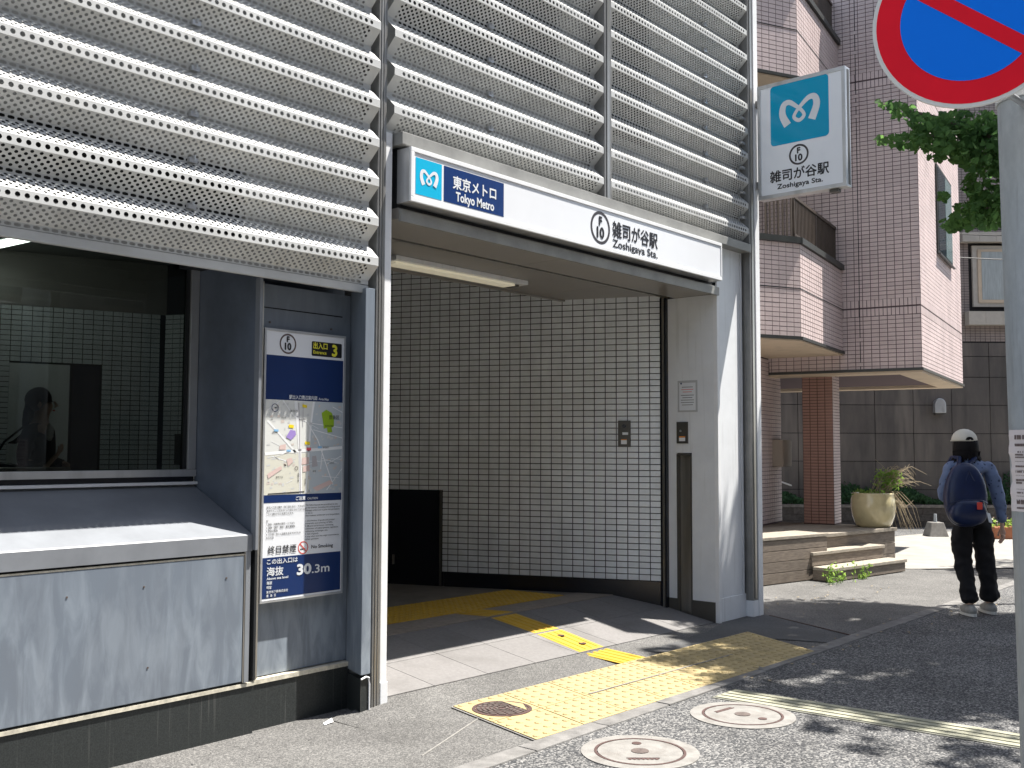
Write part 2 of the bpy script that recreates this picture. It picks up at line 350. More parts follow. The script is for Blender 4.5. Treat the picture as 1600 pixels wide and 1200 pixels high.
def text(s, m, parent, org, xd, ud, size, name='lettering', bold=0.0, align='LEFT', width=None, nd=None, space=1.0, kind=None, fat=0.0):
    """flat lettering: org = baseline start; xd/ud unit directions in the world; size = cap height-ish em"""
    cu = bpy.data.curves.new('t', 'FONT'); cu.body = s; cu.size = 1.0; cu.align_x = align; cu.offset = bold
    cu.resolution_u = 3; cu.space_character = space
    to = bpy.data.objects.new('t', cu); C.objects.link(to)
    dg = bpy.context.evaluated_depsgraph_get()
    me = bpy.data.meshes.new_from_object(to.evaluated_get(dg)); bpy.data.objects.remove(to)
    xs = [v.co.x for v in me.vertices]
    xd = Vector(xd).normalized(); ud = Vector(ud).normalized(); n = xd.cross(ud); org = Vector(org) - ORG[parent.name]
    sx = size
    if width: sx = width / (max(xs) - min(xs))
    x0 = min(xs) if align == 'LEFT' else (min(xs) + max(xs)) / 2 if align == 'CENTER' else max(xs)
    for v in me.vertices:
        v.co = org + xd * ((v.co.x - x0) * sx) + ud * (v.co.y * size) + n * 0.0
    if fat > 0:
        co = [v.co.copy() for v in me.vertices]; fs = [tuple(p.vertices) for p in me.polygons]; V_ = []; F_ = []
        for i, (fx, fy) in enumerate(((0, 0), (-fat, 0), (fat, 0), (0, fat), (0, -fat))):
            b0 = len(V_); V_ += [c + xd * (fx * size) + ud * (fy * size) + n * (0.00015 * i) for c in co]; F_ += [tuple(q + b0 for q in f) for f in fs]
        bpy.data.meshes.remove(me); me = bpy.data.meshes.new(name); me.from_pydata([tuple(q) for q in V_], [], F_)
    me.materials.clear(); me.materials.append(m)
    o = bpy.data.objects.new(name, me); C.objects.link(o); o.parent = parent; ORG[o.name] = ORG[parent.name]
    if kind: o['kind'] = kind
    return o
class Flat:
    """2-D printing on a plane: org + x*xd + y*ud, lifted by layers along the normal"""
    def __init__(s, org, xd, ud): s.o = Vector(org); s.x = Vector(xd).normalized(); s.u = Vector(ud).normalized(); s.n = s.x.cross(s.u)
    def p(s, x, y, h=0): return s.o + s.x * x + s.u * y + s.n * h
    def poly(s, name, m, parent, pts, h=0.001, mbuf=None):
        b = mbuf or MB(); n = len(pts); b.add([s.p(x, y, h) for x, y in pts], [tuple(range(n))])
        return b if mbuf is not None else b.build(name, m, parent)
    def ring(s, name, m, parent, cx, cy, r0, r1, h=0.001, n=40):
        b = MB(); v = []
        for k in range(n):
            w = 2 * math.pi * k / n; v += [s.p(cx + r0 * math.cos(w), cy + r0 * math.sin(w), h), s.p(cx + r1 * math.cos(w), cy + r1 * math.sin(w), h)]
        b.add(v, [(2 * k, 2 * k + 1, (2 * k + 3) % (2 * n), (2 * k + 2) % (2 * n)) for k in range(n)])
        return b.build(name, m, parent)
    def text(s, t, m, parent, x, y, size, h=0.002, **k):
        return text(t, m, parent, s.p(x, y, h), s.x, s.u, size, **k)
def rrect(w, h, r, n=5):
    pts = []
    for cx, cy, a in ((w - r, h - r, 0), (r, h - r, 90), (r, r, 180), (w - r, r, 270)):
        for k in range(n + 1):
            t = math.radians(a + 90 * k / n); pts.append((cx + r * math.cos(t), cy + r * math.sin(t)))
    return pts
def catmull(pts, seg=6):
    out = []
    P = [pts[0]] + list(pts) + [pts[-1]]
    for i in range(1, len(P) - 2):
        for k in range(seg):
            t = k / seg
            out.append(tuple(0.5 * ((2 * P[i][j]) + (-P[i-1][j] + P[i+1][j]) * t + (2*P[i-1][j] - 5*P[i][j] + 4*P[i+1][j] - P[i+2][j]) * t*t + (-P[i-1][j] + 3*P[i][j] - 3*P[i+1][j] + P[i+2][j]) * t**3) for j in range(3)))
    out.append(tuple(P[-2])); return out
def logo(fl, parent, m, x0, y0, w, h, lift):
    """heart-like M emblem: one ribbon with a loop at its foot"""
    path = [(.30, .70, .13), (.215, .52, .115), (.235, .36, .10), (.33, .325, .085), (.45, .41, .065), (.545, .50, .055), (.585, .59, .058), (.50, .655, .062),
            (.415, .59, .058), (.455, .50, .055), (.55, .405, .065), (.67, .315, .085), (.77, .325, .10), (.80, .46, .115), (.715, .68, .13)]
    pts = catmull(path, 6); b = MB(); v = []
    for i, (x, y, t) in enumerate(pts):
        a = pts[max(0, i - 1)]; c = pts[min(len(pts) - 1, i + 1)]
        dx, dy = c[0] - a[0], c[1] - a[1]; L = math.hypot(dx, dy) or 1; nx, ny = -dy / L * t / 2, dx / L * t / 2
        hh = lift + 0.00002 * i
        v += [fl.p(x0 + (x + nx) * w, y0 + (1 - y - ny) * h, hh), fl.p(x0 + (x - nx) * w, y0 + (1 - y + ny) * h, hh)]
    b.add(v, [(2 * i, 2 * i + 1, 2 * i + 3, 2 * i + 2) for i in range(len(pts) - 1)])
    return b.build('emblem', m, parent)

def tilemesh(name, w, h, t, m, ch=0.002):
    """one glazed tile lying in local x (width), z (height), standing proud along -y"""
    v = [(0, 0, 0), (w, 0, 0), (w, 0, h), (0, 0, h), (ch, -t, ch), (w - ch, -t, ch), (w - ch, -t, h - ch), (ch, -t, h - ch)]
    me = bpy.data.meshes.new(name); me.from_pydata(v, [], [(4, 5, 6, 7), (0, 1, 5, 4), (1, 2, 6, 5), (2, 3, 7, 6), (3, 0, 4, 7)])
    me.materials.append(m); return me
def tilefield(parent, org, d, L, z0, z1, pw, ph, m, nparts=0, gap=0.006, t=0.005, skip=None, name='tile', focus=None, band=()):
    """running grid of tiles on a vertical wall starting at org, along d; outward normal is on the right of d (d x z)"""
    d = Vector((d[0], d[1], 0)).normalized(); nrm = d.cross(ZUP); O = Vector((org[0], org[1], 0)); cells = []
    cols = int(L / pw + 0.3); rows = int((z1 - z0) / ph + 0.3)
    for r in range(rows):
        z = z0 + r * ph
        if any(b0 < z + ph * 0.5 < b1 for b0, b1 in band): continue
        for c in range(cols):
            if skip and skip(c * pw + pw / 2, z + ph / 2): continue
            w = min(pw, L - c * pw)
            if w < 0.02: continue
            cells.append((c * pw, z, w - gap, ph - gap))
    if focus is not None:
        cells.sort(key=lambda q: (O + d * q[0] + ZUP * q[1] - focus).length)
    full = [q for q in cells if abs(q[2] - (pw - gap)) < 1e-6]
    singles = full[:nparts]; S = set(singles)
    me = tilemesh(name, pw - gap, ph - gap, t, m); ang = math.atan2(d.y, d.x)
    P = ORG[parent.name]
    for q in singles:
        o = bpy.data.objects.new(name, me); C.objects.link(o); o.parent = parent
        o.location = O + d * (q[0] + gap / 2) + ZUP * (q[1] + gap / 2) - P; o.rotation_euler = (0, 0, ang)
        ORG[o.name] = P
    b = MB(); ch = 0.0015
    for q in cells:
        if q in S: continue
        jt = random.uniform(-0.0006, 0.0006)
        A = O + d * (q[0] + gap / 2) + ZUP * (q[1] + gap / 2); w, h = q[2], q[3]; n2 = nrm * (t + jt)
        v = [A, A + d * w, A + d * w + ZUP * h, A + ZUP * h]
        v += [A + d * ch + ZUP * ch + n2, A + d * (w - ch) + ZUP * ch + n2, A + d * (w - ch) + ZUP * (h - ch) + n2, A + d * ch + ZUP * (h - ch) + n2]
        b.add(v, [(4, 5, 6, 7), (0, 1, 5, 4), (1, 2, 6, 5), (2, 3, 7, 6), (3, 0, 4, 7)])
    if b.v: b.build(name + '_field', m, parent, kind='stuff')

# ================================================================== SETTING: ground
def sheet(name, m, pts, z, kind='structure', thick=None):
    b = MB(); b.add([(x, y, z if not callable(z) else z(x, y)) for x, y in pts], [tuple(range(len(pts)))])
    return tag(b.build(name, m), kind=kind)
sheet('ground', m_walk, [(-60, -60), (90, -60), (90, 60), (-60, 60)], -0.012)
sheet('road', m_road, [(-30, -9), (60, -9), (60, -1.105), (13.2, -1.105), (5.0, -1.115), (4.15, -1.06), (3.1, -1.06), (-30, -1.06)], -0.002)
sheet('pavement', m_walk, [(-30, -1.0), (13.0, -1.0), (13.0, 0.9), (9.2, 0.9), (8.6, 0.6), (-30, 0.6)], -0.004)
sheet('smooth_paving_patch', m_patch, [(6.4, -0.28), (7.3, -0.32), (7.55, -1.0), (7.93, -1.0), (8.43, -0.05), (8.3, 0.1), (7.6, 0.12), (6.2, 0.09)], 0.0015)
sheet('plaza_paving', m_plaza, [(12.9, 0.3), (14.3, -1.0), (30, -1.0), (30, 1.2), (20.0, 1.75), (17.8, 2.2), (13.2, 2.6), (13.0, 0.9)], 0.002)
sheet('back_lane', m_road, [(13.2, 2.6), (17.8, 2.2), (20.0, 1.75), (30, 1.2), (30, 12), (13.2, 12)], 0.004)
# flush kerb stones between pavement and road
kb = tag(MB().box(-30, 60, -1.10, -1.0, -0.10, 0.0).build('kerb_bed', m_kerb, loc=(4, -1.05, 0)), kind='structure')
x = 1.5
while x < 11.5:
    L = 0.6
    o = MB().obox((x + 0.004, -1.112 + random.uniform(-.003, .003), -0.05), (L - 0.008, 0, 0), (0, 0.118, 0), (0, 0, 0.056 + random.uniform(-.001, .002))).build('kerb_stone', m_kerb, kb, bevel=0.006)
    x += L

for i, (p, q, w) in enumerate((((3.497, -.747), (4.185, -.484), .010), ((4.98, -.64), (6.6, -.70), .012))):
    tag(MB().obox((p[0], p[1], -.004 if i == 0 else .0105), (q[0] - p[0], q[1] - p[1], 0), (0, w, 0), (0, 0, .003)).build('pale_seam' if i == 0 else 'paint_scuff', m_conc, loc=(p[0], p[1], 0)), kind='structure')
# sidewalk tactile paving: 8 x 2 square blocks of domes, worn yellow
def bil(Pq, s, t):
    A, B, D, Cc = Pq
    return A * (1 - s) * (1 - t) + B * s * (1 - t) + D * s * t + Cc * (1 - s) * t
tac = tag(MB().add([(4.03, -1.01, 0.0025), (7.12, -1.085, 0.0025), (7.55, -0.315, 0.0025), (4.24, -0.21, 0.0025)], [(0, 1, 2, 3)]).build('tactile_paving', m_kerb, loc=(5.6, -0.65, 0)), kind='structure')
Q = [Vector((4.04, -1.0, 0)), Vector((7.13, -1.073, 0)), Vector((7.537, -0.323, 0)), Vector((4.249, -0.217, 0))]
MH = Vector((4.385, -0.47, 0))
for i in range(8):
    for j in range(2):
        b = MB(); N = 5
        e = 0.010 if True else 0
        c = [bil(Q, (i + a) / 8, (j + bb) / 2) for a, bb in ((e, e), (1 - e, e), (1 - e, 1 - e), (e, 1 - e))]
        zt = 0.008 + random.uniform(-0.0008, 0.0008)
        cen = sum(c, Vector()) / 4
        # top face on a small grid so the manhole can be left open
        b.add([(*p.xy, 0.0) for p in c] + [(*p.xy, zt) for p in c], [(0, 1, 5, 4), (1, 2, 6, 5), (2, 3, 7, 6), (3, 0, 4, 7), (4, 5, 6, 7)])
        for a in range(N):
            for k in range(N):
                p = bil(Q, (i + (a + .5) / N) / 8, (j + (k + .5) / N) / 2)
                if (p - MH).length < 0.21: continue
                r = 0.023; vs = []
                for rr, hh in ((r, 0), (r * 0.82, 0.0055), (r * 0.5, 0.0075)):
                    vs += [(p.x + rr * math.cos(w * math.pi / 4), p.y + rr * math.sin(w * math.pi / 4), zt + hh) for w in range(8)]
                b.add(vs, [(q * 8 + w, q * 8 + (w + 1) % 8, (q + 1) * 8 + (w + 1) % 8, (q + 1) * 8 + w) for q in (0, 1) for w in range(8)] + [tuple(range(16, 24))])
        b.build('tactile_block', m_yel, tac)

# road guide strip: faded cream bars
rs = tag(MB().add([(5.42, -1.2, 0.0015), (5.70, -1.2, 0.0015), (5.79, -2.9, 0.0015), (5.51, -2.9, 0.0015)], [(3, 2, 1, 0)]).build('road_guide_strip', m_creambase, loc=(5.6, -2, 0)), kind='structure')
for k in range(4):
    x0 = 5.443 + k * 0.066
    MB().obox((x0, -1.215, 0.0), (0.046, 0, 0), (0.088, -1.66, 0), (0, 0, 0.006)).build('guide_bar', m_cream, rs)

b = MB(); NX = 10
for i in range(NX):
    x0 = 3.62 + 4.11 * i / NX; x1 = 3.62 + 4.11 * (i + 1) / NX
    e_ = lambda x: (0.041 - (x - 4.0) / 3.75 * 0.038) * min(1, max(0, (x - 3.62) / .4)) + .0005
    b.add([(x0, -.22, -.0037), (x1, -.22, -.0037), (x1, .099, e_(x1)), (x0, .099, e_(x0))], [(0, 1, 2, 3)])
tag(b.build('threshold_asphalt', m_walk), kind='structure')
tag(MB().obox((8.43, -.06, .0), (-.52, -1.03, 0), (.012, -.006, 0), (0, 0, .004)).build('asphalt_seam', m_ironr, loc=(8.2, -.5, 0)), kind='structure')
# entrance ramp: dark grey slabs, tan strip, yellow guide bars and warning mat
def rz(x, y):
    fz = 0.045 - (x - 4.0) / 3.75 * 0.04
    return fz + (0.172 - fz) * min(1, max(0, (y - 0.10) / 0.92))
ramp = tag(MB().add([(3.95, 0.13, -0.05), (7.75, 0.13, -0.05), (7.75, 0.13, -0.014), (3.95, 0.13, 0.026), (7.75, 1.0, 0.145), (3.95, 1.0, 0.145)], [(0, 1, 2, 3), (3, 2, 4, 5)]).build('entrance_ramp', m_joint, loc=(5.8, 0.5, 0)), kind='structure')
xs = [3.95 + 0.475 * i for i in range(9)]
for i in range(8):
    for y0, y1 in ((0.102, 0.55), (0.55, 0.998)):
        x0, x1 = xs[i] + .0025, min(xs[i + 1], 7.75) - .0025; a, c = y0 + .0025, y1 - .0025
        v = [(x, y, rz(x, y) + 0.001) for x, y in ((x0, a), (x1, a), (x1, c), (x0, c))]; v += [(x, y, z - 0.055) for x, y, z in v]
        MB().add(v, [(0, 1, 2, 3), (4, 5, 1, 0), (5, 6, 2, 1), (6, 7, 3, 2), (7, 4, 0, 3)]).build('paving_slab', m_slab, ramp)
tag(MB().box(2.9, 7.9, 1.0, 1.31, 0.10, 0.175).build('tan_paving_strip', m_tan, loc=(5.5, 1.15, 0.17)), kind='structure')
tag(MB().box(-0.5, 7.6, 1.31, 9.0, 0.08, 0.173).build('interior_floor', m_floor, loc=(4, 4, 0.17)), kind='structure')
mat_ = tag(MB().add([(4.2, 1.33, 0.176), (7.2, 1.27, 0.176), (7.12, 1.87, 0.176), (4.2, 1.93, 0.176)], [(0, 1, 2, 3)]).build('warning_tile_mat', m_yel2, loc=(5.7, 1.6, 0.17)), kind='structure')
Qm = [Vector((4.2, 1.33, 0)), Vector((7.2, 1.27, 0)), Vector((7.12, 1.87, 0)), Vector((4.2, 1.93, 0))]
for i in range(10):
    for j in range(2):
        b = MB(); e = 0.012
        c = [bil(Qm, (i + a) / 10, (j + bb) / 2) for a, bb in ((e, e), (1 - e, e), (1 - e, 1 - e), (e, 1 - e))]
        b.add([(*p.xy, 0.175) for p in c] + [(*p.xy, 0.180) for p in c], [(0, 1, 5, 4), (1, 2, 6, 5), (2, 3, 7, 6), (3, 0, 4, 7), (4, 5, 6, 7)])
        for a in range(5):
            for k in range(5):
                p = bil(Qm, (i + (a + .5) / 5) / 10, (j + (k + .5) / 5) / 2); r = 0.017; vs = []
                for rr, hh in ((r, 0), (r * 0.6, 0.005)):
                    vs += [(p.x + rr * math.cos(w * math.pi / 3), p.y + rr * math.sin(w * math.pi / 3), 0.180 + hh) for w in range(6)]
                b.add(vs, [(w, (w + 1) % 6, 6 + (w + 1) % 6, 6 + w) for w in range(6)] + [tuple(range(6, 12))])
        b.build('warning_tile', m_yel2, mat_)
gs = thing('guide_strip', (5.8, 0.4, 0.08), 'yellow ribbed guide strip crossing the grey entrance ramp towards the street', 'tactile strip')
segs = [((5.985, -0.29), (6.02, 0.08)), ((6.022, 0.11), (6.065, 0.53)), ((6.07, 0.56), (6.06, 0.98)), ((6.06, 1.01), (5.98, 1.28))]
def gz(x, y): return (0.006 + max(0, min(1, (y + 0.3) / 0.38)) * 0.012) if y < 0.1 else (rz(x, y) + 0.003 if y < 1.0 else 0.178)
for (xa, ya), (xb, yb) in segs:
    W = 0.29
    b = MB(); v = [(xa - W / 2, ya), (xa + W / 2, ya), (xb + W / 2, yb), (xb - W / 2, yb)]
    v3 = [(x, y, gz(x, y)) for x, y in v]; b.add(v3 + [(x, y, z - 0.004) for x, y, z in v3], [(0, 1, 2, 3), (4, 5, 1, 0), (5, 6, 2, 1), (6, 7, 3, 2), (7, 4, 0, 3)])
    for k in range(4):
        o = -W / 2 + 0.022 + k * 0.071
        q = [(xa + o, ya + .012), (xa + o + 0.034, ya + .012), (xb + o + 0.034, yb - .012), (xb + o, yb - .012)]
        lo = [(x, y, gz(x, y) + 0.0002) for x, y in q]; cx0 = 0.006
        hi = [(q[0][0] + cx0, q[0][1] + cx0), (q[1][0] - cx0, q[1][1] + cx0), (q[2][0] - cx0, q[2][1] - cx0), (q[3][0] + cx0, q[3][1] - cx0)]
        b.add(lo + [(x, y, gz(x, y) + 0.006) for x, y in hi], [(0, 1, 5, 4), (1, 2, 6, 5), (2, 3, 7, 6), (3, 0, 4, 7), (4, 5, 6, 7)])
    b.build('ribbed_tile', m_yel2, gs)
for y in (0.22, 0.42):
    MB().lathe([(0.028, 0), (0.028, 0.004), (0.0, 0.004)], (6.06, y, gz(6.06, y) + 0.004), 12).build('rivet', m_ironr, gs)

# manholes
def manhole(cx, cy, R, rr, rot, label):
    t = thing('manhole_cover', (cx, cy, 0), label, 'manhole cover', 'round concrete manhole covers set in the road')
    MB().lathe([(R, -0.02), (R, 0.003), (rr + 0.012, 0.003), (rr + 0.012, -0.01)], (cx, cy, 0), 40).build('concrete_collar', m_conc, t)
    MB().lathe([(rr + 0.013, -0.01), (rr + 0.013, 0.005), (rr, 0.005), (rr, -0.01)], (cx, cy, 0), 48).build('iron_ring', m_ironr, t)
    MB().lathe([(rr - 0.004, -0.01), (rr - 0.004, 0.004), (0.0, 0.004)], (cx, cy, 0), 40).build('concrete_lid', m_conc, t)
    ca, sa = math.cos(rot), math.sin(rot)
    def P(u, v): return (cx + (u * ca - v * sa) * rr, cy + (u * sa + v * ca) * rr, 0)
    MB().lathe([(0.043, 0.0), (0.043, 0.007), (0, 0.007)], P(0, 0), 20).build('iron_boss', m_iron, t)
    MB().lathe([(0.024, 0.0), (0.024, 0.0065), (0, 0.0065)], P(0, 0.62), 14).build('lifting_hole', m_ironr, t)
    b = MB()
    for u in (-.30, -.2, -.1, 0, .1, .2, .30):
        q = P(u, -0.62); b.box(q[0] - .010, q[0] + .010, q[1] - .008, q[1] + .008, 0.003, 0.006)
    q0, q1 = P(-.38, -.55), P(.38, -.55)
    b.tube([(q0[0], q0[1], .004), (q1[0], q1[1], .004)], .004, 5)
    b.build('raised_lettering', m_ironr, t)
manhole(4.228, -1.491, 0.285, 0.208, math.radians(-49), 'round concrete manhole cover with iron ring lying in full sun nearest the camera')
manhole(5.182, -1.530, 0.285, 0.208, math.radians(-187), 'round concrete manhole cover at the head of the cream road guide strip')
t = thing('inspection_cover', (4.385, -0.47, 0.008), 'round patterned iron cover cut into the corner of the yellow tactile paving', 'manhole cover')
MB().lathe([(0.168, -0.01), (0.168, 0.011), (0.150, 0.011), (0.150, 0.0)], MH, 40).build('rim', m_ironr, t)
MB().lathe([(0.148, -0.01), (0.148, 0.0095), (0, 0.0095)], MH, 32).build('iron_lid', m_ironr, t)
b = MB()
for r, n in ((0.132, 16), (0.107, 13), (0.082, 10), (0.057, 7), (0.030, 4)):
    for k in range(n):
        a0 = 2 * math.pi * (k + 0.08 + r * 3) / n; a1 = a0 + 2 * math.pi * 0.80 / n
        v = []
        for a in (a0, (a0 + a1) / 2, a1):
            for q in (r - 0.008, r + 0.008): v.append((MH.x + q * math.cos(a), MH.y + q * math.sin(a), 0.0135))
        v += [(x, y, 0.009) for x, y, z in v]
        b.add(v, [(0, 1, 3, 2), (2, 3, 5, 4), (6, 0, 2, 8), (8, 2, 4, 10), (1, 7, 9, 3), (3, 9, 11, 5)])
b.build('raised_pattern', m_iron, t)

# yellow wedge of block that overlaps the cover's east side is cut flush: plain painted sheet
MB().add([(4.50, -0.36, .0142), (4.53, -0.50, .0142), (4.44, -0.605, .0142)], [(2, 1, 0)]).build('painted_wedge', m_yel, t)
tag(MB().add([(3.55, .06, .001), (3.62, .075, .012), (3.60, .035, .003), (3.53, .025, .0)], [(3, 2, 1, 0)]).build('paper_scrap', m_whiteb, loc=(3.57, 0.05, 0)),
    'crumpled white paper scrap on the ground against the black plinth', 'litter')

# ================================================================== STATION BUILDING
st = thing('station_building', (4.0, 0.5, 0), 'station entrance building clad in white perforated louvres above a blue-grey steel wall', 'building')
PZ = 0.2272; Z0 = 2.482
def louver_mesh(L, name='louver_blade'):
    b = MB(); hp = 0.0402; ncol = int((L - 0.07) / hp); mg = (L - ncol * hp) / 2
    def strip(y0, z0, y1, z1, rows, r, edge=0.006, slot=0.0, stag=True):
        A = Vector((0, y0, z0)); D = Vector((0, y1 - y0, z1 - z0)); H = D.length; D.normalize()
        def P(x, h): return A + D * h + Vector((x, 0, 0))
        b.add([P(0, 0), P(L, 0), P(L, edge), P(0, edge)], [(0, 1, 2, 3)])
        b.add([P(0, H - edge), P(L, H - edge), P(L, H), P(0, H)], [(0, 1, 2, 3)])
        rh = (H - 2 * edge) / rows
        for q in range(rows):
            off = (hp / 2 if (q % 2 and stag) else 0); nc = ncol - (1 if off else 0); xa = mg + off; h0 = edge + q * rh; hc = h0 + rh / 2
            b.add([P(0, h0), P(xa, h0), P(xa, h0 + rh), P(0, h0 + rh)], [(0, 1, 2, 3)])
            xe = xa + nc * hp
            b.add([P(xe, h0), P(L, h0), P(L, h0 + rh), P(xe, h0 + rh)], [(0, 1, 2, 3)])
            for c in range(nc):
                x0 = xa + c * hp; xc = x0 + hp / 2
                sq = [(x0, h0), (xc, h0), (x0 + hp, h0), (x0 + hp, hc), (x0 + hp, h0 + rh), (xc, h0 + rh), (x0, h0 + rh), (x0, hc)]
                rr = min(r, rh / 2 - 0.0006)
                hole = []
                for k in range(8):
                    a = math.radians(225 + 45 * k); ca, sa = math.cos(a), math.sin(a)
                    ex = slot * (1 if ca > 0.1 else -1 if ca < -0.1 else 0)
                    hole.append((xc + r * ca * (1 if slot == 0 else 1) + ex, hc + rr * sa))
                b.add([P(*p) for p in sq] + [P(*p) for p in hole], [(k, (k + 1) % 8, 8 + (k + 1) % 8, 8 + k) for k in range(8)])
    strip(0.085, -0.100, 0.085, -0.076, 1, 0.0078, 0.0035, slot=0.0075, stag=False)
    strip(0.085, -0.076, 0.0, 0.0, 6, 0.0085, 0.005)
    strip(0.0, 0.0, 0.0, 0.045, 1, 0.0118, 0.004, stag=False)
    strip(0.0, 0.045, 0.085, 0.1272, 6, 0.0085, 0.007)
    me = bpy.data.meshes.new(name); me.from_pydata([tuple(v) for v in b.v], [], b.f); me.materials.append(m_louver); me.validate(); me.update()
    return me
P0 = ORG[st.name]
for x0, x1, k0 in ((-0.6, 3.845, 0), (3.955, 6.03, 4), (6.125, 8.255, 4)):
    me = louver_mesh(x1 - x0)
    for k in range(k0, 17):
        o = bpy.data.objects.new('louver_blade', me); C.objects.link(o); o.parent = st; ORG[o.name] = P0
        o.location = Vector((x0 + random.uniform(-.001, .001), random.uniform(-.001, .001), Z0 + k * PZ)) - P0
for x, k0 in ((2.70, 0), (4.86, 4), (7.62, 4)):
    b = MB()
    for k in range(k0 + 1, 17):
        z = Z0 + k * PZ - 0.088
        b.box(x - 0.022, x + 0.022, 0.060, 0.083, z - 0.012, z + 0.012); b.lathe([(0.006, 0), (0.006, 0.02)], (x, 0.055, z), 8)
    b.build('panel_clips', m_alu, st, kind='stuff')
# backing wall with the dark openings behind the screen
ZT = 6.5
def back(x0, x1, z0, z1): box('backing_panel', m_back, st, x0, x1, 0.15, 0.19, z0, z1)
back(-0.6, 3.84, 2.37, 2.535); back(3.06, 3.84, 2.537, 2.90); back(-0.6, 3.84, 2.902, ZT)
back(3.955, 6.03, 3.30, 3.98); back(3.955, 4.12, 3.982, ZT); back(5.72, 6.03, 3.982, ZT); back(4.12, 5.72, 5.6, ZT)
back(6.125, 8.25, 3.30, 3.87); back(6.90, 8.25, 3.872, ZT); back(6.125, 6.20, 3.872, ZT); back(6.20, 6.90, 5.6, ZT)
box('dark_opening', m_dark, st, -0.6, 3.84, 0.34, 0.38, 2.46, ZT)
box('dark_opening', m_dark, st, 3.96, 8.25, 0.34, 0.38, 3.30, ZT)
# posts
def post(x0, x1, y0, y1, z0, z1, m=m_post, name='facade_post', bev=0.004): return box(name, m, st, x0, x1, y0, y1, z0, z1, bevel=bev)
post(3.870, 3.932, 0.040, 0.32, 0.0, ZT, m_post)
post(3.886, 3.892, 0.036, 0.0395, 0.02, ZT, m_steel, 'post_bead', 0)
post(3.908, 3.912, 0.037, 0.0395, 0.02, ZT, m_steel, 'post_bead', 0)
post(3.9345, 3.985, 0.045, 0.32, 0.0, 3.285, m_whiteb, 'white_post')
post(3.934, 3.989, 0.038, 0.0445, 0.0, 0.15, m_white, 'post_shoe')
post(6.033, 6.122, -0.004, 0.16, 3.29, ZT, m_post)
post(6.060, 6.090, -0.010, -0.0045, 3.29, ZT, m_steel, 'post_bead', 0)
post(8.26, 8.345, -0.004, 0.20, 0.14, ZT, m_post)
post(8.285, 8.315, -0.012, -0.0045, 0.16, ZT, m_steel, 'post_bead', 0)
post(8.35, 8.43, -0.012, 0.20, 0.0, ZT, m_whiteb, 'white_post')
post(8.255, 8.349, -0.006, 0.10, 0.0, 0.139, m_white, 'post_shoe')
for k in range(4, 9):
    z = Z0 + k * PZ + 0.135; box('louver_bracket', m_alu, st, 8.20, 8.259, 0.03, 0.06, z, z + 0.022)
# side and roof shell
box('side_wall', m_white, st, 8.26, 8.44, 0.201, 6.5, 0, ZT)
box('roof_slab', m_back, st, -3.0, 8.44, 0.39, 9.2, 3.5, 3.8)
box('left_end_wall', m_back, st, -3.0, -0.6, 0.0, 9.0, 0, ZT)
box('rear_wall', m_dark, st, -0.6, 8.26, 9.0, 9.2, 0, 3.5)
box('inner_right_wall', m_dark, st, 8.05, 8.255, 0.65, 9.0, 0, 3.5)

# --- lower left wall
ledge = MB(); L0, L1 = -0.6, 3.168
prof = [(0.181, 0.925), (0.180, 1.006), (0.186, 1.012), (0.74, 1.252), (0.74, 0.925)]
n = len(prof); ledge.add([(L0, y, z) for y, z in prof] + [(L1, y, z) for y, z in prof], [tuple(range(n)), tuple(range(n, 2 * n))[::-1]] + [(i, n + i, n + (i + 1) % n, (i + 1) % n) for i in range(n)])
ledge.build('sloping_ledge', m_ledge, st)
box('shadow_gap', m_dark, st, -0.6, 3.128, 0.215, 0.74, 0.24, 0.924)
box('wall_panel', m_blue, st, -0.6, 3.124, 0.187, 0.213, 0.268, 0.905, bevel=0.003)
box('panel_trim', m_seal, st, -0.6, 3.124, 0.186, 0.214, 0.906, 0.914)
box('corner_strip', m_ledge, st, 3.133, 3.160, 0.182, 0.30, 0.262, 0.924)
box('joint_strip', m_steel, st, 3.1245, 3.1325, 0.184, 0.25, 0.262, 0.924)
box('sealant_strip', m_seal, st, -0.6, 3.20, 0.188, 0.30, 0.238, 0.256)
box('plinth', m_plinth, st, -0.6, 3.20, 0.195, 0.60, -0.3, 0.2375)
b = MB()
for x, z in ((2.57, .80), (3.02, .80), (2.60, .42), (2.20, .79)): b.tube([(x, 0.188, z), (x, 0.1845, z)], .005, 8)
b.build('screw_heads', m_iron, st)
# recess side wall, window head
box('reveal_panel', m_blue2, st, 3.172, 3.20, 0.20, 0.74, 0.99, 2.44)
post(3.170, 3.188, 0.158, 0.199, 0.93, 2.345, m_ledge, 'corner_trim', 0.002)
post(3.189, 3.203, 0.185, 0.26, 0.262, 2.335, m_dark, 'joint_groove', 0)
post(3.204, 3.222, 0.196, 0.26, 0.262, 2.335, m_steel, 'joint_strip', 0.002)
box('screen_foot_rail', m_louver, st, -0.6, 3.845, 0.080, 0.11, 2.335, 2.378, bevel=0.003)
box('window_soffit', m_dark, st, 3.05, 3.222, 0.20, 0.80, 2.441, 2.50)
box('window_soffit', m_dark, st, -0.6, 3.049, 0.20, 0.80, 2.95, 3.0)
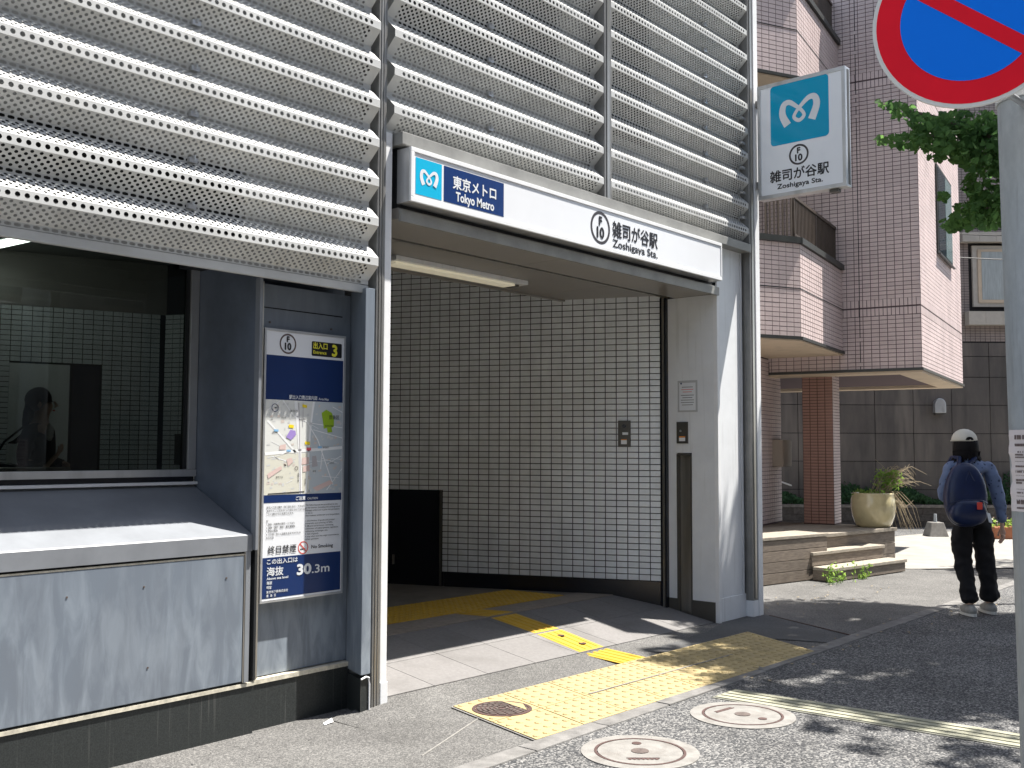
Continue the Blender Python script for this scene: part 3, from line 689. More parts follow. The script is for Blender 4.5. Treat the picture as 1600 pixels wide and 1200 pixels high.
# pilaster that carries the board
box('pilaster_panel', m_blue, st, 3.223, 3.862, 0.252, 0.40, 0.262, 2.335)
box('pilaster_groove', m_dark, st, 3.24, 3.80, 0.2495, 0.2518, 2.205, 2.210)
b = MB()
for x in (3.30, 3.72): b.tube([(x, 0.253, 2.13), (x, 0.248, 2.13)], .006, 8)
b.build('bolt_heads', m_iron, st)
box('pilaster_sealant', m_seal, st, 3.2005, 3.858, 0.215, 0.40, 0.232, 0.256)
box('pilaster_plinth', m_plinth, st, 3.2005, 3.860, 0.222, 0.60, -0.3, 0.2315)
MB().prism([(3.783, .03), (3.850, .03), (3.925, .251), (3.8625, .251)], 0.215, 2.356).build('side_fin', m_blue, st, bevel=0.003)
MB().prism([(3.785, .034), (3.842, .034), (3.92, .254), (3.861, .254)], -0.05, 0.190).build('fin_plinth', m_plinth, st)
tag(MB().tube([(3.785, 0.030, 0.193), (3.82, 0.028, 0.203), (3.840, 0.029, 0.195), (3.845, 0.030, 0.16), (3.845, 0.030, 0.004)], 0.0055, 6).build('sealant_bead', m_whiteb, st))
# window
win = box('window', m_dark, st, -0.58, 3.169, 0.775, 0.785, 1.262, 1.276)
box('window_frame', m_alu, win, -0.6, 3.169, 0.715, 0.76, 1.298, 1.336, bevel=0.003)
box('window_frame', m_whiteb, win, -0.6, 3.169, 0.700, 0.76, 1.254, 1.270, bevel=0.002)
box('window_frame', m_black, win, -0.6, 3.160, 0.73, 0.76, 1.2705, 1.2975)
box('window_frame', m_alu, win, 3.118, 3.168, 0.722, 0.765, 1.337, 2.94, bevel=0.003)
box('window_frame', m_dark, win, 3.098, 3.117, 0.735, 0.765, 1.337, 2.94)
box('window_pane', m_glass, win, -0.6, 3.097, 0.745, 0.751, 1.3365, 2.94)

# --- entrance frame
fas = box('fascia', m_fas, st, 4.00, 8.255, -0.022, 0.15, 3.216, 3.290, bevel=0.004)
box('header_back', m_dark, st, 4.037, 7.70, 0.062, 0.34, 2.86, 3.215)
box('lintel_lip', m_fas, st, 4.037, 7.748, 0.02, 0.045, 2.775, 2.845, bevel=0.003)
for a, c in ((4.037, 5.64), (5.645, 7.747)): box('soffit_panel', m_ceil, st, a, c, 0.046, 0.47, 2.793, 2.858)
box('shutter_slot', m_black, st, 4.037, 7.747, 0.471, 0.53, 2.81, 2.858)
box('shutter_rail', m_steel, st, 4.037, 7.747, 0.531, 0.56, 2.80, 2.858)
xx = 2.2
while xx < 8.0:   # ceiling planks
    box('ceiling_panel', m_ceil, st, xx + .002, min(xx + 1.2, 8.04) - .002, 0.561, 1.41, 2.826, 2.875); xx += 1.2
box('ceiling_edge', m_ceil, st, 3.2, 8.04, 1.411, 1.45, 2.81, 3.499)
box('upper_bulkhead', m_ceil, st, -0.6, 3.199, 0.80, 0.86, 2.96, 3.499)
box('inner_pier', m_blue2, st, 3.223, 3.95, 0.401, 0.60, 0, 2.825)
# right jamb
J = 7.755
box('jamb_side', m_white, st, J, J + 0.03, 0.085, 0.306, 0.172, 2.792)
box('jamb_side', m_white, st, J, J + 0.03, 0.458, 0.54, 0.172, 2.792)
box('jamb_side', m_white, st, J, J + 0.03, 0.3065, 0.4575, 1.43, 2.792)
box('jamb_skirting', m_panelg, st, J - 0.003, J + 0.03, 0.085, 0.306, 0.0, 0.171)
box('jamb_skirting', m_panelg, st, J - 0.003, J + 0.03, 0.458, 0.54, 0.0, 0.171)
box('channel_back', m_steel, st, J + 0.045, J + 0.06, 0.315, 0.45, 0.02, 1.42)
box('channel_frame', m_panelg, st, J - 0.004, J + 0.05, 0.3065, 0.318, 0.02, 1.42)
box('channel_frame', m_panelg, st, J - 0.004, J + 0.05, 0.446, 0.4575, 0.02, 1.42)
box('channel_frame', m_panelg, st, J - 0.004, J + 0.05, 0.3185, 0.4455, 1.405, 1.429)
box('jamb_edge_trim', m_whiteb, st, J - 0.004, J + 0.035, 0.046, 0.084, 0.0, 2.86, bevel=0.003)
box('jamb_front', m_white, st, J + 0.043, 8.20, 0.072, 0.12, 0.202, 3.215)
box('jamb_groove', m_dark, st, J + 0.0355, J + 0.0425, 0.085, 0.12, 0.0, 2.9)
box('jamb_front', m_white, st, 8.208, 8.236, 0.068, 0.12, 0.202, 3.215)
box('jamb_groove', m_dark, st, 8.2005, 8.2075, 0.085, 0.12, 0.19, 3.215)
box('jamb_groove', m_dark, st, 8.2365, 8.2595, 0.085, 0.12, 0.141, 3.28)
box('jamb_front_base', m_white, st, J + 0.036, 8.254, 0.062, 0.12, 0.0, 0.200, bevel=0.003)
box('jamb_core', m_dark, st, J + 0.061, 8.255, 0.121, 0.60, 0.0, 3.2)
box('shutter_guide', m_black, st, 7.715, 7.775, 0.541, 0.60, 0.05, 2.80)
box('shutter_guide', m_steel, st, 7.708, 7.7145, 0.555, 0.575, 0.05, 2.80)

# --- interior tiled walls
WD = Vector((0.41, -1.0, 0)).normalized(); WO = Vector((6.582, 3.4, 0)); WL = 3.026
wall1 = MB().obox(WO + Vector((.004, .002, 0)), WD * WL, Vector((0.925, 0.38, 0)) * 0.06, (0, 0, 3.5)).build('tiled_wall', m_joint, st)
tilefield(wall1, WO, WD, WL, 0.306, 3.45, 0.1009, 0.0537, m_tilew, nparts=300, focus=Vector((7.7, 0.6, 1.45)),
          skip=lambda s, z: (s < 0.955 and z < 1.075) or (z > 2.83 and s > 2.2))
MB().obox(WO + WD * 0.98 + Vector((-.925, -.38, 0)) * 0.012, WD * (WL - 0.99), Vector((0.925, 0.38, 0)) * 0.012, (0, 0, 0.303)).build('skirting', m_black, wall1)
d0 = MB().obox(WO + Vector((-.925, -.38, 0)) * 0.010 + Vector((0, 0, .17)), WD * 0.955, Vector((0.925, 0.38, 0)) * 0.014, (0, 0, 0.90)).build('low_door', m_black, wall1)
MB().obox(WO + WD * 0.93 + Vector((-.925, -.38, 0)) * 0.024 + Vector((0, 0, .17)), WD * 0.02, Vector((0.925, 0.38, 0)) * 0.014, (0, 0, 0.90)).build('door_frame', m_panelg, wall1)
MB().obox(WO + WD * 0.45 + Vector((-.925, -.38, 0)) * 0.030 + Vector((0, 0, .36)), WD * 0.015, Vector((0.925, 0.38, 0)) * 0.02, (0, 0, 0.09)).build('door_handle', m_steel, wall1)
W2D = Vector((0.953, -0.304, 0)).normalized(); W2O = Vector((1.0, 7.67, 0))
wall2 = MB().obox(W2O + Vector((0.006, 0.018, 0)), W2D * 5.36, Vector((0.304, 0.953, 0)) * 0.1, (0, 0, 3.5)).build('tiled_wall', m_joint, st)
def sk2(s, z):
    x = 1.0 + s * 0.953; return 4.60 < x < 5.46 and z < 2.34
tilefield(wall2, W2O, W2D, 5.36, 0.20, 2.93, 0.1, 0.0537, m_tilew, skip=sk2)
def on2(x, off=0.0): return W2O + W2D * ((x - 1.0) / 0.953) + Vector((-0.304, -0.953, 0)) * off
MB().obox(on2(5.20, .010) + ZUP * .17, W2D * 0.27, Vector((.304, .953, 0)) * 0.02, (0, 0, 2.16)).build('door_reveal', m_black, wall2)
MB().obox(on2(4.62, .014) + ZUP * .17, W2D * 0.58, Vector((.304, .953, 0)) * 0.02, (0, 0, 2.16)).build('service_door', m_white, wall2)
MB().obox(on2(1.0, .012) + ZUP * 2.935, W2D * 5.36, Vector((.304, .953, 0)) * 0.02, (0, 0, 0.56)).build('upper_panel', m_ceil, wall2)
wall3 = MB().obox((6.11, 6.04, 0), Vector((.38, -.925, 0)) * 2.9, Vector((0.925, 0.38, 0)) * 0.06, (0, 0, 3.5)).build('tiled_wall', m_joint, st)
tilefield(wall3, (6.10, 6.04, 0), (.38, -.925, 0), 2.5, 0.20, 2.93, 0.1, 0.0537, m_tilew)

# ------------------------------------------------------------------ things on the station
# header sign
hs = thing('header_sign', (5.84, -0.06, 3.04), 'long white illuminated fascia sign over the entrance reading Tokyo Metro and Zoshigaya Sta.', 'station sign')
HX0, HX1, HZ0, HZ1 = 4.03, 7.648, 2.880, 3.200
box('sign_case', m_alu, hs, HX0, HX1, -0.050, 0.055, HZ0, HZ1, bevel=0.004)
f = 0.028
for a in ((HX0, HX1, HZ1 - f, HZ1), (HX0, HX1, HZ0, HZ0 + f), (HX0, HX0 + f, HZ0 + f, HZ1 - f), (HX1 - f * .6, HX1, HZ0 + f, HZ1 - f)):
    box('frame_rail', m_whiteb, hs, a[0], a[1], -0.066, -0.0505, a[2], a[3], bevel=0.003)
box('sign_panel', m_face, hs, HX0 + f + .001, HX1 - f * .6 - .001, -0.060, -0.051, HZ0 + f + .001, HZ1 - f - .001)
fh = Flat((HX0, -0.060, HZ0), (1, 0, 0), (0, 0, 1))
fh.poly('cyan_square', m_cyan, hs, [(0.040, .050), (.256, .050), (.256, .266), (.040, .266)], .0012)
logo(fh, hs, m_wtext, 0.040, 0.050, 0.216, 0.216, 0.0024)
fh.poly('navy_panel', m_navy, hs, [(0.274, .050), (.818, .050), (.818, .266), (.274, .266)], .0012)
fh.text('東京メトロ', m_wtext, hs, 0.352, 0.150, 0.086, fat=0.0242, width=0.39)
fh.text('Tokyo Metro', m_wtext, hs, 0.378, 0.072, 0.078, bold=0.010, fat=.02, width=0.345)
fh.ring('station_ring', m_ring2, hs, 1.870, 0.158, 0.098, 0.119)
fh.text('F', m_ink, hs, 1.870, 0.176, 0.090, bold=0.01, fat=0.035, align='CENTER')
fh.text('10', m_ink, hs, 1.870, 0.086, 0.108, bold=0.01, fat=0.035, align='CENTER')
fh.text('雑司が谷駅', m_ink, hs, 2.020, 0.128, 0.128, fat=0.0198, width=0.60)
fh.text('Zoshigaya Sta.', m_ink, hs, 2.020, 0.045, 0.082, bold=0.010, fat=0.004, width=0.60)
# projecting sign
ps = thing('projecting_sign', (8.40, -0.45, 4.22), 'white box sign with a blue emblem square sticking out from the facade corner', 'station sign')
PY0, PY1, PB, PT = -0.045, -0.868, 3.702, 4.748
box('sign_case', m_alu, ps, 8.365, 8.455, PY1, PY0, PB, PT, bevel=0.005)
box('case_side_groove', m_panelg, ps, 8.39, 8.43, PY1 - .003, PY1 + .004, PB + .02, PT - .02)
f = 0.034
for a in ((PY1, PY0, PT - f, PT), (PY1, PY0, PB, PB + f), (PY1, PY1 + f, PB + f, PT - f), (PY0 - f, PY0, PB + f, PT - f)):
    box('frame_rail', m_alu, ps, 8.352, 8.3645, a[0], a[1], a[2], a[3], bevel=0.003)
box('sign_panel', m_facep, ps, 8.357, 8.3642, PY1 + f + .001, PY0 - f - .001, PB + f + .001, PT - f - .001)
fp = Flat((8.357, PY0, PB), (0, -1, 0), (0, 0, 1))
sqz = 0.545
fp.poly('blue_square', m_cyan2, ps, [(0.128 + x, 0.468 + y) for x, y in rrect(sqz, sqz, 0.035)], .0012)
logo(fp, ps, m_wtext, 0.128, 0.468, sqz, sqz, 0.0024)
fp.ring('station_ring', m_ring2, ps, 0.392, 0.352, 0.075, 0.092)
fp.text('F', m_ink, ps, 0.392, 0.364, 0.072, bold=0.01, fat=0.035, align='CENTER')
fp.text('10', m_ink, ps, 0.392, 0.297, 0.082, bold=0.01, fat=0.035, align='CENTER')
fp.text('雑司が谷駅', m_ink, ps, 0.118, 0.148, 0.112, fat=0.0198, width=0.548)
fp.text('Zoshigaya Sta.', m_ink, ps, 0.185, 0.075, 0.060, bold=0.010, fat=0.015, width=0.425)
b = MB()
for z in (3.85, 4.6): b.box(8.38, 8.43, -0.05, -0.005, z - .03, z + .03)
b.build('wall_bracket', m_post, ps)
MB().box(8.38, 8.44, -0.78, -0.70, 3.675, 3.70).build('cable_gland', m_panelg, ps)

# area board
ab = thing('area_map_board', (3.51, 0.22, 1.37), 'tall narrow board with an area map, entrance 3 and 30.3m on the blue-grey pilaster', 'notice board')
BX0, BX1, BZ0, BZ1 = 3.236, 3.790, 0.645, 2.092; W = BX1 - BX0; Hh = BZ1 - BZ0
box('board_case', m_steel, ab, BX0, BX1, 0.216, 0.250, BZ0, BZ1, bevel=0.003)
for a in ((BX0, BX1, BZ1 - .012, BZ1), (BX0, BX1, BZ0, BZ0 + .012), (BX0, BX0 + .012, BZ0 + .012, BZ1 - .012), (BX1 - .012, BX1, BZ0 + .012, BZ1 - .012)):
    box('board_frame', m_alu, ab, a[0], a[1], 0.203, 0.2118, a[2], a[3])
box('board_sheet', m_face, ab, BX0 + .0125, BX1 - .0125, 0.207, 0.2115, BZ0 + .0125, BZ1 - .0125)
fb = Flat((BX0, 0.207, BZ0), (1, 0, 0), (0, 0, 1))
def V(v): return Hh * (1 - v)
def rect(name, m, u0, u1, v0, v1, h=.0008): return fb.poly(name, m, ab, [(u0 * W, V(v1)), (u1 * W, V(v1)), (u1 * W, V(v0)), (u0 * W, V(v0))], h)
rect('navy_block', m_navy2, .026, .972, .098, .262); rect('navy_band', m_navy2, .026, .972, .612, .640); rect('navy_footer', m_navy2, .026, .972, .838, .985)
fb.ring('station_ring', m_ring, ab, .275 * W, V(.052), .046, .055)
fb.text('F', m_ink, ab, .275 * W, V(.045), .043, bold=0.01, fat=0.035, align='CENTER'); fb.text('10', m_ink, ab, .275 * W, V(.074), .052, bold=0.01, fat=0.035, align='CENTER')
fb.poly('exit_plate', m_ink, ab, [(.565 * W + x, V(.088) + y) for x, y in rrect(.385 * W, .056 * Hh, .008)], .0008)
fb.text('出入口', m_ytext, ab, .585 * W, V(.058), .040, fat=0.0220, width=.175 * W); fb.text('Entrance', m_ytext, ab, .585 * W, V(.079), .026, bold=.015, width=.165 * W)
fb.text('3', m_ytext, ab, .855 * W, V(.082), .088, bold=.01, fat=.03, align='CENTER')
fb.text('駅出入口周辺案内図', m_wtext, ab, .30 * W, V(.256), .0245, fat=0.0132, width=.34 * W); fb.text('Area Map', m_wtext, ab, .66 * W, V(.256), .018, bold=.012)
# map print
mc = {k: mat('map_' + k, v, 0.4) for k, v in dict(beige=(.66, .65, .56), grey=(.50, .55, .58), pale=(.70, .71, .68), road=(.84, .85, .85), pink=(.68, .52, .48), green=(.30, .47, .02), violet=(.35, .25, .60), yellow=(.85, .66, .02), blue=(.25, .50, .75), lines=(.42, .40, .42), red=(.75, .12, .15)).items()}
rect('map_west', mc['pale'], .026, .60, .2622, .6118, .0006); rect('map_southwest', mc['beige'], .026, .55, .46, .6116, .0008)
fb.poly('map_east', mc['grey'], ab, [(.62 * W, V(.264)), (.56 * W, V(.38)), (.56 * W, V(.6116)), (.972 * W, V(.6116)), (.972 * W, V(.2624))], .0010)
def road(pts, w, m='road', h=.0014):
    b = MB()
    for (x0, y0), (x1, y1) in zip(pts, pts[1:]):
        x0 *= W; x1 *= W; y0 = V(y0); y1 = V(y1); dx, dy = x1 - x0, y1 - y0; Ld = math.hypot(dx, dy); nx, ny = -dy / Ld * w / 2, dx / Ld * w / 2
        b.add([fb.p(x0 + nx, y0 + ny, h), fb.p(x0 - nx, y0 - ny, h), fb.p(x1 - nx, y1 - ny, h), fb.p(x1 + nx, y1 + ny, h)], [(0, 1, 2, 3)])
        h += .00002
    b.build('map_road', mc[m], ab)
road([(.03, .462), (.35, .452), (.97, .437)], .017); road([(.38, .264), (.42, .38), (.44, .45), (.46, .611)], .020)
road([(.60, .264), (.56, .38), (.52, .611)], .012); road([(.23, .264), (.36, .32), (.52, .34), (.66, .41), (.80, .53), (.86, .58)], .006)
road([(.05, .34), (.20, .39), (.40, .46)], .011); road([(.56, .345), (.97, .36)], .004); road([(.60, .37), (.97, .40)], .004); road([(.78, .60), (.97, .52)], .004)
road([(.78, .50), (.96, .47)], .004); road([(.72, .44), (.70, .52)], .004); road([(.84, .28), (.97, .30)], .004); road([(.06, .30), (.20, .264)], .004); road([(.10, .47), (.30, .49)], .005)
road([(.415, .27), (.43, .36), (.44, .45), (.455, .611)], .005, 'lines', .0020); road([(.47, .27), (.47, .36)], .003, 'lines', .0020)
for pts, k in ((((.70, .305), (.76, .292), (.83, .303), (.86, .33), (.86, .355), (.83, .36), (.84, .378), (.78, .380), (.77, .362), (.73, .365), (.715, .33)), 'green'),
               (((.27, .40), (.32, .372), (.38, .375), (.39, .39), (.33, .41)), 'violet'),
               (((.06, .535), (.22, .505), (.23, .518), (.07, .552)), 'pink'), (((.28, .482), (.34, .475), (.36, .492), (.30, .508)), 'pink'), (((.20, .43), (.27, .425), (.27, .446), (.19, .446)), 'pink'),
               (((.47, .476), (.55, .474), (.55, .50), (.46, .502)), 'pink'), (((.48, .508), (.56, .504), (.56, .526), (.48, .53)), 'pink'), (((.59, .470), (.64, .468), (.66, .508), (.59, .512)), 'lines'),
               (((.46, .275), (.515, .277), (.515, .288), (.46, .286)), 'yellow'), (((.30, .352), (.36, .354), (.36, .366), (.30, .364)), 'yellow'), (((.50, .414), (.56, .416), (.56, .428), (.50, .426)), 'yellow'),
               (((.52, .438), (.575, .438), (.575, .448), (.52, .448)), 'red'), (((.60, .59), (.82, .562), (.86, .575), (.66, .603)), 'pink'), (((.66, .433), (.71, .432), (.71, .440), (.66, .441)), 'blue'), (((.28, .446), (.33, .446), (.33, .453), (.28, .453)), 'blue'), (((.13, .371), (.18, .372), (.18, .380), (.13, .379)), 'blue'),
               (((.07, .606), (.50, .6015), (.50, .6055), (.07, .6095)), 'lines')):
    fb.poly('map_area', mc[k] if not (k == 'lines' and pts[0][0] == .07) else m_ink, ab, [(x * W, V(y)) for x, y in pts][::-1], .0022)
fb.ring('compass_ring', m_navy2, ab, .135 * W, V(.292), .019, .022, .0024, 18); fb.ring('station_dot', m_ring, ab, .40 * W, V(.515), .008, .011, .0024, 14)
mb1, mb2 = MB(), MB(); rm = random.Random(11)
for _ in range(150):
    u_, v_ = rm.uniform(.04, .95), rm.uniform(.27, .60); w_, h_ = rm.uniform(.012, .045), rm.uniform(.004, .011)
    if .36 < u_ < .50 or .43 < v_ < .465 or (.68 < u_ < .88 and .285 < v_ < .385): continue
    pts_ = [fb.p(u_ * W, V(v_), .0012), fb.p((u_ + w_) * W, V(v_ - .002), .0012), fb.p((u_ + w_) * W, V(v_ + h_ - .002), .0012), fb.p(u_ * W, V(v_ + h_), .0012)]
    (mb1 if rm.random() < .6 else mb2).add(pts_, [(3, 2, 1, 0)])
mb1.build('map_blocks', mat('map_block_pale', (.60, .61, .60), .4), ab, kind='stuff'); mb2.build('map_blocks', mat('map_block_warm', (.62, .55, .50), .4), ab, kind='stuff')
for _ in range(16):
    u_, v_ = rm.uniform(.05, .85), rm.uniform(.275, .58); road([(u_, v_), (min(.965, u_ + rm.uniform(.06, .22)), max(.27, min(.605, v_ + rm.uniform(-.03, .03))))], .0028)
for u, v, t_, s_ in ((.86, .327, '豊島区', .026), (.36, .305, '雑司が谷', .013), (.24, .330, '目白台', .011), (.46, .335, '鬼子母神', .011), (.14, .385, '南池袋', .011), (.80, .357, '雑司が谷霊園', .010), (.84, .50, '目白台', .012), (.62, .53, '高田', .012), (.20, .55, '雑司が谷', .012), (.76, .440, '弦巻通り', .012)):
    fb.text(t_, m_ink, ab, u * W, V(v), s_, h=.0026, align='CENTER')
fb.text('副\n都\n心\n線', m_ink, ab, .415 * W, V(.54), .012, h=.0026); fb.text('明\n治\n通\nり', m_ink, ab, .50 * W, V(.56), .010, h=.0026)
fb.text('ご注意', m_wtext, ab, .40 * W, V(.633), .023, fat=0.0220); fb.text('CAUTION', m_wtext, ab, .54 * W, V(.633), .016, bold=.02)
ja = ['駅出入口及び構内（地下道を含む）で次の行', '為を行うことは法令により禁止されております。', 'これに違反すると処罰されます。', '', '　　記', '1. 物品・印刷物の配布・ビラはり', '2. 演奏・演説・募金・署名運動等', '3. 物品の販売', '4. その他、他人に迷惑を及ぼすおそれの', '　 ある行為']
en = ['The following acts are prohibited by law', 'in this station, (including the underground', 'passage) unless one is given the permission', 'to do so.', 'Any violation of this law is to be punished.', '', '1. Distribution of goods and printed', '   materials and posting of bills,', '2. Musical performance, canvassing,', '   collection of subscriptions, signature', '   collecting campaign, etc.', '3. Sale of goods', '4. Any other acts that might inconvenience', '   other persons.']
for i, s_ in enumerate(ja):
    if s_.strip(): fb.text(s_, m_ink, ab, .06 * W, V(.660 + i * .0122), .0125, bold=.006)
for i, s_ in enumerate(en):
    if s_.strip(): fb.text(s_, m_ink, ab, .52 * W, V(.657 + i * .0098), .0112, bold=.004, width=min(.43 * W, .0112 * .5 * len(s_)))
fb.text('終日禁煙', m_ink, ab, .085 * W, V(.823), .046, fat=0.0044, width=.33 * W)
fb.text('No Smoking', m_ink, ab, .60 * W, V(.818), .027, bold=.008, width=.27 * W)
fb.ring('no_smoking_ring', m_red, ab, .50 * W, V(.812), .029, .034)
b = MB(); h = .0014
for x0, y0, x1, y1, w in ((-.022, .022, .022, -.022, .006),):
    nx, ny = .0021, .0021
    b.add([fb.p(.50 * W + x0 - nx, V(.812) + y0 - ny, h), fb.p(.50 * W + x1 - nx, V(.812) + y1 - ny, h), fb.p(.50 * W + x1 + nx, V(.812) + y1 + ny, h), fb.p(.50 * W + x0 + nx, V(.812) + y0 + ny, h)], [(0, 1, 2, 3)])
b.build('no_smoking_bar', m_red, ab)
fb.poly('cigarette', m_ink, ab, [(.50 * W - .020, V(.812) - .010), (.50 * W + .014, V(.812) - .010), (.50 * W + .014, V(.812) - .005), (.50 * W - .020, V(.812) - .005)], .0011)
fb.text('この出入口は', m_wtext, ab, .075 * W, V(.861),   .030, fat=0.0198, width=.36 * W)
fb.text('海抜', m_wtext, ab, .075 * W, V(.902), .050, fat=0.0198, width=.19 * W)
fb.text('30', m_wtext, ab, .43 * W, V(.910), .076, bold=.015, fat=.03, width=.17 * W); fb.text('.3m', m_wtext, ab, .61 * W, V(.910), .064, bold=.012, width=.22 * W)
fb.text('Above sea level', m_wtext, ab, .075 * W, V(.918), .018, bold=.02, width=.25 * W)
fb.text('海拔', m_wtext, ab, .075 * W, V(.934), .018, fat=0.0220); fb.text('해발', m_wtext, ab, .075 * W, V(.950), .018, fat=0.0220)
fb.text('東京地下鉄株式会社', m_wtext, ab, .075 * W, V(.966), .0155, fat=0.0110); fb.text('豊  島  区', m_wtext, ab, .075 * W, V(.979), .0155, fat=0.0110)

# notice, switch panels
fj = Flat((J - 0.001, 0.440, 1.795), (0, -1, 0), (0, 0, 1))
nt = thing('wall_notice', (J, 0.34, 1.92), 'white A4 notice taped inside a clear sleeve on the white entrance jamb', 'notice')
box('clear_sleeve', m_paper2, nt, J - .0022, J - .0006, 0.245, 0.442, 1.785, 2.060)
box('notice_sheet', m_face, nt, J - .0040, J - .0024, 0.262, 0.425, 1.800, 2.040)
fn = Flat((J - .0042, 0.425, 1.800), (0, -1, 0), (0, 0, 1))
for i, (w0, m_) in enumerate(((.11, m_ink), (.12, m_red), (.09, m_red), (.13, m_ink), (.10, m_ink), (.13, m_panelg), (.13, m_panelg), (.11, m_panelg))):
    y = .200 - i * .021 - (0.008 if i > 2 else 0); fn.poly('printed_line', m_, nt, [((.163 - w0) / 2, y), ((.163 + w0) / 2, y), ((.163 + w0) / 2, y + .0045), ((.163 - w0) / 2, y + .0045)], .0004)
fn.ring('tape_mark', m_navy2, nt, .02, .235, .0, .009, .001, 10)
k1 = thing('key_switch_panel', (J, 0.395, 1.60), 'small grey key switch plate on the white jamb above the steel channel', 'switch panel')
box('plate', m_panelg, k1, J - .014, J, 0.338, 0.450, 1.512, 1.700, bevel=.003)
MB().tube([(J - .022, .405, 1.62), (J - .013, .405, 1.62)], .010, 12).build('lock', m_alu, k1)
box('label', m_face, k1, J - .016, J - .0145, 0.362, 0.422, 1.532, 1.562); box('label', m_orange, k1, J - .016, J - .0145, 0.362, 0.422, 1.563, 1.575)
k2 = thing('intercom_panel', (7.60, 0.90, 1.60), 'dark grey intercom plate mounted on the white tiled wall', 'intercom')
def on1(s, off, z): return WO + WD * s + Vector((-.925, -.38, 0)) * off + ZUP * z
s0 = (3.4 - 0.955) * 1.081
MB().obox(on1(s0, .022, 1.480), WD * 0.112, Vector((.925, .38, 0)) * .016, (0, 0, .235)).build('plate', m_panelg, k2, bevel=.003)
MB().tube([on1(s0 + .055, .022, 1.665), on1(s0 + .055, .026, 1.665)], .017, 14).build('camera_eye', m_black, k2)
MB().obox(on1(s0 + .040, .0245, 1.588), WD * 0.052, Vector((.925, .38, 0)) * .002, (0, 0, .022)).build('label', m_face, k2)
MB().obox(on1(s0 + .028, .0245, 1.505), WD * 0.052, Vector((.925, .38, 0)) * .002, (0, 0, .036)).build('label', m_face, k2)
MB().obox(on1(s0 + .028, .0245, 1.5415), WD * 0.052, Vector((.925, .38, 0)) * .002, (0, 0, .008)).build('label', m_orange, k2)
# lamps
l1 = thing('ceiling_lamp', (5.6, 1.08, 2.82), 'slim fluorescent fitting on the entrance ceiling in front of the tiled wall', 'ceiling light')
box('lamp_body', m_white, l1, 4.90, 6.36, 0.99, 1.20, 2.790, 2.825, bevel=.004)
box('diffuser', m_lamp, l1, 4.93, 6.24, 1.03, 1.16, 2.772, 2.789, bevel=.004); box('end_cap', m_panelg, l1, 6.25, 6.30, 1.04, 1.15, 2.775, 2.7895)
l2 = thing('room_lamp', (4.2, 5.0, 3.42), 'lit strip lamp glowing behind the upper left of the window', 'ceiling light')
MB().obox((4.05, 6.5, 3.36), (0.14, -1.75, 0), (0.06, 0.0, 0), (0, 0, .05)).build('lit_tube', m_lamp2, l2)
MB().obox((4.03, 6.52, 3.411), (0.14, -1.79, 0), (0.17, 0.0, 0), (0, 0, .04)).build('lamp_body', m_white, l2)
# box with round dial seen in the window
eb = thing('wall_box', (5.9, 5.2, 1.4), 'dark box with a round dial hanging on the tiled wall behind the window glass', 'wall box')
D3 = Vector((.38, -.925, 0)); N3 = Vector((-.925, -.38, 0))
Ob = Vector((6.20, 5.85, 1.28)) + N3 * 0.10
MB().obox(Ob, D3 * 0.62, -N3 * 0.09, (0, 0, 0.33)).build('box_body', m_panelg, eb, bevel=.005)
MB().tube([Ob + D3 * .22 + ZUP * .17, Ob + D3 * .22 + ZUP * .17 + N3 * .012], .09, 20).build('dial', m_black, eb)

# ================================================================== PINK TILED APARTMENT BUILDING
ap = thing('apartment_building', (13.0, 0.12, 0), 'pink tiled apartment building with bay balconies and a raised overhang on a brown column', 'building')
ua = math.radians(9.7); u = Vector((math.cos(ua), math.sin(ua), 0)); v = Vector((-math.sin(ua), math.cos(ua), 0))
K = Vector((13.0, 0.12, 0)); Qb = K + v * 0.962; Cb = Qb - u * 2.0; Lb = Cb + Vector((-0.9, 0.43, 0)) * 2.0
AT = 9.6
def pr(name, m, parent, poly, z0, z1): return MB().prism([(p.x, p.y) for p in poly], z0, z1).build(name, m, parent)
e2 = 0.002
front = pr('main_wall', m_pinkj, ap, [K, K + u * 3.72, K + u * 3.72 + v * 4.5, K + v * 4.5], 2.483, AT)
bd = ((3.17, 3.39), (6.16, 6.37))
tilefield(front, K + v * 2.7, -v, 2.7, 2.4826, AT, 0.1, 0.0533, m_pink, nparts=300, focus=Vector((13.0, 0.6, 4.0)), band=bd, skip=None)
tilefield(front, K, u, 3.72, 2.4826, AT, 0.1, 0.0533, m_pink, band=bd)
def soldier(parent, org, d, L, z):
    tilefield(parent, org, d, L, z - .104, z - .004, 0.05, 0.1, m_pink, name='soldier_tile'); tilefield(parent, org, d, L, z + .010, z + .11, 0.05, 0.1, m_pink, name='soldier_tile')
for z in (3.2820, 6.2668):
    soldier(front, K + v * 2.7, -v, 2.7, z); soldier(front, K, u, 3.72, z)
